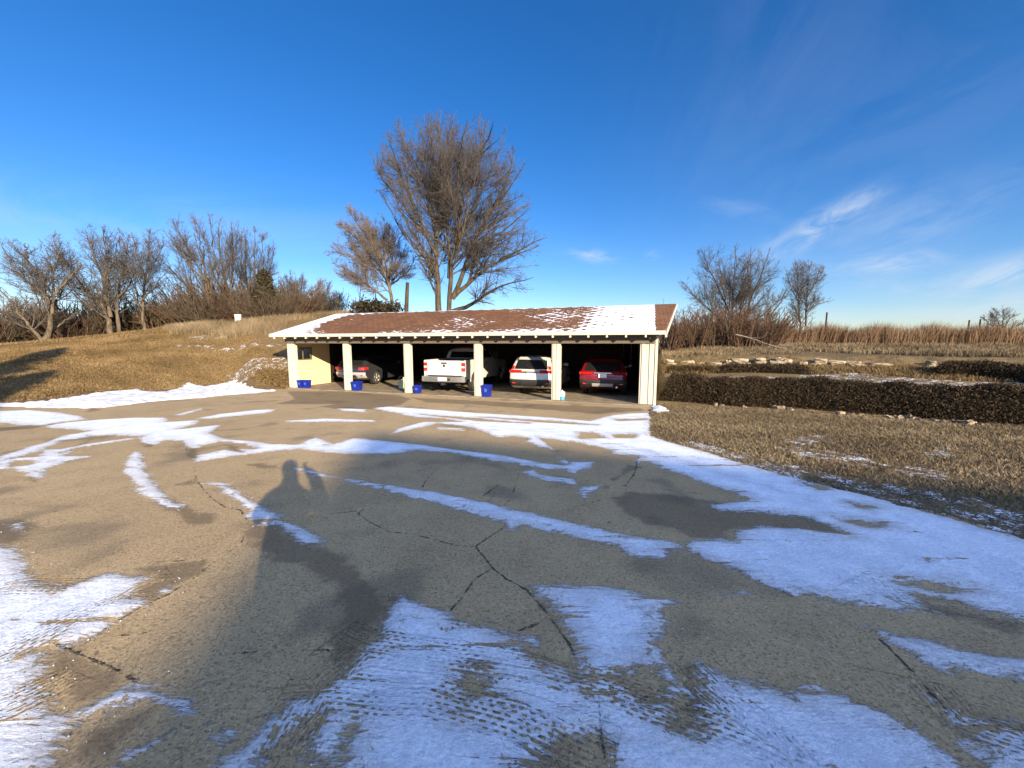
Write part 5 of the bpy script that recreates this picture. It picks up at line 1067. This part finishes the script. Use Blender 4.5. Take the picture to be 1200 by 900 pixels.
for i, (px, Y, s) in enumerate([(-25, 28, 1.1), (-5, 31, 1.2), (15, 29.5, 1.0), (30, 33, 1.25), (48, 30.5, .8), (70, 32, 1.05), (88, 31, 1.15), (104, 33, 1.2), (118, 32, .9), (150, 33, 1.0), (163, 34, .9), (185, 34, .95), (200, 33.5, .9), (216, 34, 1.0), (232, 33, 1.05), (248, 34, 1.2), (262, 33.5, 1.2), (276, 34.5, 1.25), (292, 35, 1.2), (306, 34, 1.15), (322, 34, 1.15), (335, 35, 1.1), (350, 36, 1.0), (362, 38, 1.0), (384, 40, .9), (98, 30, .8), (80, 29.5, .7), (238, 31.4, .75), (258, 31.6, .8), (284, 31.8, .7), (303, 30.7, .62), (322, 30.9, .7)]):
    put_shrub(BL[i % 3], px, Y, s, 'leafless brown shrub in the thicket behind the lawn crest', GL_, i * 2.3)
# woods far beyond the crest on the left
rgw = np.random.default_rng(61); sets = []
nst = 260; pxs = rgw.uniform(-160, 420, nst); Yd = rgw.uniform(60, 120, nst)
P_ = np.array([CAM + ray(a, 400) * (y / ray(a, 400)[1]) for a, y in zip(pxs, Yd)]); P_[:, 2] = height(P_[:, 0], P_[:, 1]) - .5
hh = rgw.uniform(4.5, 9, nst); d = nrm(np.stack([rgw.normal(0, .22, nst), rgw.normal(0, .22, nst), np.ones(nst)], 1)); tt_ = np.linspace(0, 1, 6)
P0 = P_[:, None] + d[:, None] * (hh[:, None] * tt_[None])[:, :, None] + rgw.normal(size=(nst, 6, 3)) * .12 * tt_[None, :, None]; Q0 = np.linspace(.16, .04, 6)[None] + np.zeros((nst, 1))
P1, Q1 = children(rgw, P0, Q0, 1.6, .15, (42, 12), .42, 3.5, 1.0, .08, .12, 5, .5, .035); P2, Q2 = children(rgw, P1, Q1, 2.2, .1, (38, 12), .5, 1.5, .4, .06, .12, 4, .6, .026)
join_tubes('woods', [(P0, Q0, 4), (P1, Q1, 3), (P2, Q2, 3)], M_TWIG, None)['kind'] = 'stuff'

# evergreens
def evergreen(name, label, base, h, w_, n, seed, cone=True):
    rg_ = np.random.default_rng(seed); root = empty(name, base, 0, label, 'evergreen')
    join_tubes('trunk', [(np.linspace([0, 0, -.3], [0, 0, h * .97], 8)[None], np.linspace(.16, .02, 8)[None], 7)], M_BARK, root)
    z = rg_.uniform(.03, 1, 150) ** 1.15; m = 150; az = rg_.uniform(0, 6.28, m)
    L_ = w_ * ((1 - z) ** .8 if cone else np.sqrt(np.maximum(0, 1 - z ** 2)) * .9 + .1) * rg_.uniform(.45 if cone else .35, 1.3, m) + .12
    d = nrm(np.stack([np.cos(az), np.sin(az), np.where(cone, .12, .55) + .25 * rg_.random(m)], 1)); p0 = np.stack([0 * z, 0 * z, z * h * (.95 if cone else .35)], 1)
    Pb = p0[:, None] + d[:, None] * (L_[:, None] * np.linspace(0, 1, 5)[None])[:, :, None]; Pb[:, :, 2] -= (np.linspace(0, 1, 5) ** 2 * .12)[None] * L_[:, None]
    join_tubes('branches', [(Pb, np.linspace(.025, .008, 5)[None] + np.zeros((m, 1)), 3)], M_SNAG, root)
    k = rg_.integers(0, m, n); u = rg_.random(n) ** .6; C = p0[k] + d[k] * (L_[k] * u)[:, None] + rg_.normal(size=(n, 3)) * (.07 + .05 * w_)
    C[:, 2] = np.maximum(C[:, 2] - u ** 2 * .12 * L_[k], .02)
    link('foliage', leaf_mesh('foliage', C, .17, rg_, stretch=1.8), M_NEEDLE, root)
p = at(313, 378, 31.5); p[2] = height(p[0], p[1])
evergreen('evergreen_tree', 'dark pointed evergreen standing in front of the bare trees on the crest', p, 4.0, 1.15, 8000, 71)
p = at(441, 372, 28); p[2] = height(p[0], p[1])
evergreen('evergreen_shrub', 'spreading brownish evergreen shrub showing above the garage roof', p, 2.5, 1.8, 5500, 72, cone=False)
# two tall conifers left of the yard, whose shadows lie across the lawn
for px, py, dd_, h_, lab in ((45, 440, 20.0, 6.6, 'tall dark conifer beside the yard next to the road side'), (95, 402, 25.0, 8.2, 'taller dark conifer further back along the lawn edge')):
    g = hit(px, py); sh = SV[:2] / np.linalg.norm(SV[:2]); q = g[:2] - sh * dd_
    evergreen('conifer', lab, (q[0], q[1], float(height(*q))), h_, 2.2, 9000, 80 + int(px))

# hedges: a lumpy dark core with leaves all over it
def hedge(name, label, line, hgt, dep, n, seed, leaf=.07):
    rg_ = np.random.default_rng(seed); L_ = np.array(line, float); ln = np.r_[0, np.cumsum(np.linalg.norm(np.diff(L_, axis=0), axis=1))]
    def pos(u): return np.stack([np.interp(u * ln[-1], ln, L_[:, 0]), np.interp(u * ln[-1], ln, L_[:, 1])], 1)
    tg = nrm((L_[-1] - L_[0])[None])[0]; nn = np.array([-tg[1], tg[0]]); ph = rg_.uniform(0, 6, 12)
    def prof(u, a):          # a 0..1 runs up the front, over the top and down the back
        s_ = u * ln[-1]; lump = 1 + .035 * np.sin(s_ * 1.3 + ph[0]) + .03 * np.sin(s_ * 3.1 + ph[1]) + .04 * np.sin(s_ * 6.7 + ph[2] + 3 * a)
        an = a * math.pi; cx = -np.cos(an); cz = np.sin(an); k = (np.abs(cx) ** 3.2 + np.abs(cz) ** 3.2) ** (-1 / 3.2)
        endf = np.clip(np.minimum(u, 1 - u) * ln[-1] / .35, .25, 1)
        return cx * k * dep / 2 * (1 + .06 * np.sin(s_ * 2.3 + ph[3] + 4 * a)), cz * k * hgt * lump * endf
    nu, na = max(30, int(ln[-1] * 8)), 14; U, A = np.meshgrid(np.linspace(0, 1, nu), np.linspace(0, 1, na), indexing='ij')
    def pt(u, a, sc_):
        y, z = prof(u, a); b = pos(u); P_ = np.c_[b + nn[None] * (dep / 2 + y * sc_)[:, None], z * sc_]; P_[:, 2] += height(*(b - nn * .05).T) - .03; return P_
    V = pt(U.ravel(), A.ravel(), .90); i = np.arange(nu - 1)[:, None] * na; j = np.arange(na - 1)[None]; Q_ = np.stack([i + j, i + j + 1, i + na + j + 1, i + na + j], -1).reshape(-1, 4)
    C = pt(rg_.random(n), rg_.random(n) ** 1.0, 1.0) + rg_.normal(size=(n, 3)) * [.05, .05, .045]; C = C[:, :]
    a_ = nrm(rg_.normal(size=(n, 3))); b_ = nrm(np.cross(a_, rg_.normal(size=(n, 3)))); s = (leaf * rg_.uniform(.5, 1.3, n))[:, None]
    VL = np.stack([C - a_ * s * .8, C + b_ * s * .3, C + a_ * s * .8, C - b_ * s * .3], 1).reshape(-1, 3); QL = np.arange(4 * n).reshape(-1, 4) + len(V)
    me = np_mesh(name, np.r_[V, VL], [Q_, QL], {'tint': np.r_[np.full(len(V), .02), np.repeat(rg_.random(n) ** 1.6, 4)]})
    tag(link(name, me, M_HEDGE), label, 'hedge')
HX = H1 + HD * 4.0
hedge('hedge', 'long dark clipped hedge with brown winter leaves behind the dry grass strip', [H0 + HN * .1, *[p[:2] for p in HP[1:]], HX], .92, 1.25, 120000, 91, .040)
def gline(pts): return [hit(*p)[:2] for p in pts]
hedge('low_hedge', 'low patchy creeping evergreen at the foot of the stone wall', gline([(842, 437), (900, 437), (958, 439)]), .30, 1.0, 18000, 92, .04)
hedge('low_hedge', 'dark mounded evergreen growing over the far end of the stone wall', gline([(1085, 441), (1140, 442), (1200, 448), (1260, 456)]), 0.46, 1.3, 28000, 93, .042)
hedge('low_hedge', 'flat brownish creeping evergreen beside the garage wall', gline([(778, 437), (815, 437), (848, 437)]), .22, 1.2, 14000, 94, .04)

# limestone blocks stacked loosely along the terrace
def stone_mb(sx, sy, sz, rg_):
    bm = bmesh.new(); bmesh.ops.create_cube(bm, size=1.0); bmesh.ops.subdivide_edges(bm, edges=bm.edges[:], cuts=2, use_grid_fill=True)
    for v in bm.verts:
        c = Vector((v.co.x, v.co.y, v.co.z)); k = max(abs(c.x), abs(c.y), abs(c.z)); r_ = c.length
        c = c * (1 - .22 * max(0, (r_ - .5) / .37)); v.co = (c.x * sx + rg_.normal() * .022, c.y * sy + rg_.normal() * .022, c.z * sz + rg_.normal() * .016)
    return bm
def stone(name, loc, size, rz, rg_, parent=None):
    bm = stone_mb(*size, rg_); me = bpy.data.meshes.new(name); bm.to_mesh(me); bm.free()
    o = link(name, me, M_STONE, parent); o.location = loc; o.rotation_euler = (rg_.normal() * .06, rg_.normal() * .06, rz); return o
rgs = np.random.default_rng(101); wrot = math.atan2(WD[1], WD[0])
w0 = np.array([W0[0], W0[1], float(height(W0[0] - WN[0] * .4, W0[1] - WN[1] * .4))])
wall = empty('stone_wall', w0, wrot, 'tumbled dry stone wall of pale limestone blocks below the thicket', 'stone wall')
xw = -.6; LW = float(np.linalg.norm(W1 - W0)) + .8; ns_ = 0
while xw < LW and ns_ < 90:
    ln = rgs.uniform(.25, .85); hh_ = rgs.uniform(.14, .25)
    if xw < 8.4 or rgs.random() > .25:
        pw = W0 + WD * (xw + ln / 2) - WN * .30; zb = float(height(pw[0] - WN[0] * .3, pw[1] - WN[1] * .3)) - w0[2]
        stone('stone', (xw + ln / 2, -.30 + rgs.normal() * .07, zb + hh_ / 2 - .02), (ln, .34, hh_), rgs.normal() * .12, rgs, wall); ns_ += 1
        if rgs.random() < .72:
            l2 = ln * rgs.uniform(.6, 1.0); h2 = rgs.uniform(.10, .19); stone('stone', (xw + ln / 2 + rgs.normal() * .1, -.22 + rgs.normal() * .07, zb + hh_ + h2 / 2 - .03), (l2, .32, h2), rgs.normal() * .2, rgs, wall); ns_ += 1
    xw += ln + rgs.uniform(.0, .08)
for px, py, sz in [(808, 470, .30), (797, 471, .16), (790, 471.5, .12), (838, 476, .2), (846, 476.5, .14), (912, 480, .3), (925, 481, .18), (985, 486, .26), (996, 486.5, .16), (1008, 487, .14), (1040, 490, .2), (1052, 490.5, .24), (1066, 491, .28), (1078, 492.5, .12), (1095, 494, .18), (1106, 495, .14), (1120, 496, .22), (1135, 497.5, .3), (1148, 498.5, .16), (872, 478, .12), (950, 483, .14)]:
    p = lot(px, py); o = stone('rock', (p[0], p[1], float(height(p[0], p[1])) + sz * .16), (sz, sz * .6, sz * .42), rgs.uniform(0, 3), rgs)
    tag(o, 'pale limestone rock lying in the grass at the foot of the long hedge', 'rock', 'pale rocks along the foot of the hedge')
# fence posts in the tall grass
for px, y0, Y, lab in ((969, 366, 27.5, 'dark fence post in the tall grass nearest the twin stemmed tree'), (1136, 375, 31, 'thin dark fence post, the shorter of two close together by the small field tree'), (1149, 374, 29.5, 'thicker dark fence post of two close together by the small field tree')):
    p = at(px, y0, Y); g = float(height(p[0], p[1])); po = MB().tube([(0, 0, -.3), (0, 0, .9), (.02, .01, p[2] - g)], [.06, .055, .05], 8).build('fence_post', M_SNAG); po.location = (p[0], p[1], g)
    tag(po, lab, 'fence post', 'fence posts in the tall grass')
# fallen boughs on the wall
for pts, lab, sd in (([(862, 392), (880, 396), (900, 404), (922, 409)], 'bleached fallen bough slanting down from the thicket to the stone wall', 111), ([(893, 409), (905, 405), (922, 404), (940, 408)], 'bleached forked fallen bough lying flat on the stone wall', 112)):
    rg_ = np.random.default_rng(sd); P_ = [at(a, b, 19.2 - .3 * k) for k, (a, b) in enumerate(pts)]; q = resample(P_, 8); c1 = children(rg_, q[None], np.linspace(.03, .012, 8)[None], 4.0, .2, (40, 10), .35, 1.0, .3, .05, .15, 5, .5, .012)
    tag(join_tubes('fallen_bough', [(q[None], np.linspace(.035, .012, 8)[None], 6), (c1[0], c1[1], 4)], M_DEAD, None), lab, 'fallen branch')
# brown leaves blown against the garage corner
g = hit(326, 450); rg_ = np.random.default_rng(121); n = 5000; xy = np.c_[rg_.normal(0, .50, n), rg_.normal(0, .26, n)]; ca, sa = math.cos(GROT), math.sin(GROT)
xy = np.c_[xy[:, 0] * ca - xy[:, 1] * sa, xy[:, 0] * sa + xy[:, 1] * ca]; C = np.c_[g[0] - .2 + xy[:, 0], g[1] + .3 + xy[:, 1], rg_.random(n) * .22 * np.exp(-(xy ** 2).sum(1) / .5)]; C[:, 2] += height(C[:, 0], C[:, 1])
link('leaf_drift', leaf_mesh('leaf_drift', C, .11, rg_, tint=rg_.random(n) * .45), M_LEAF)['kind'] = 'stuff'
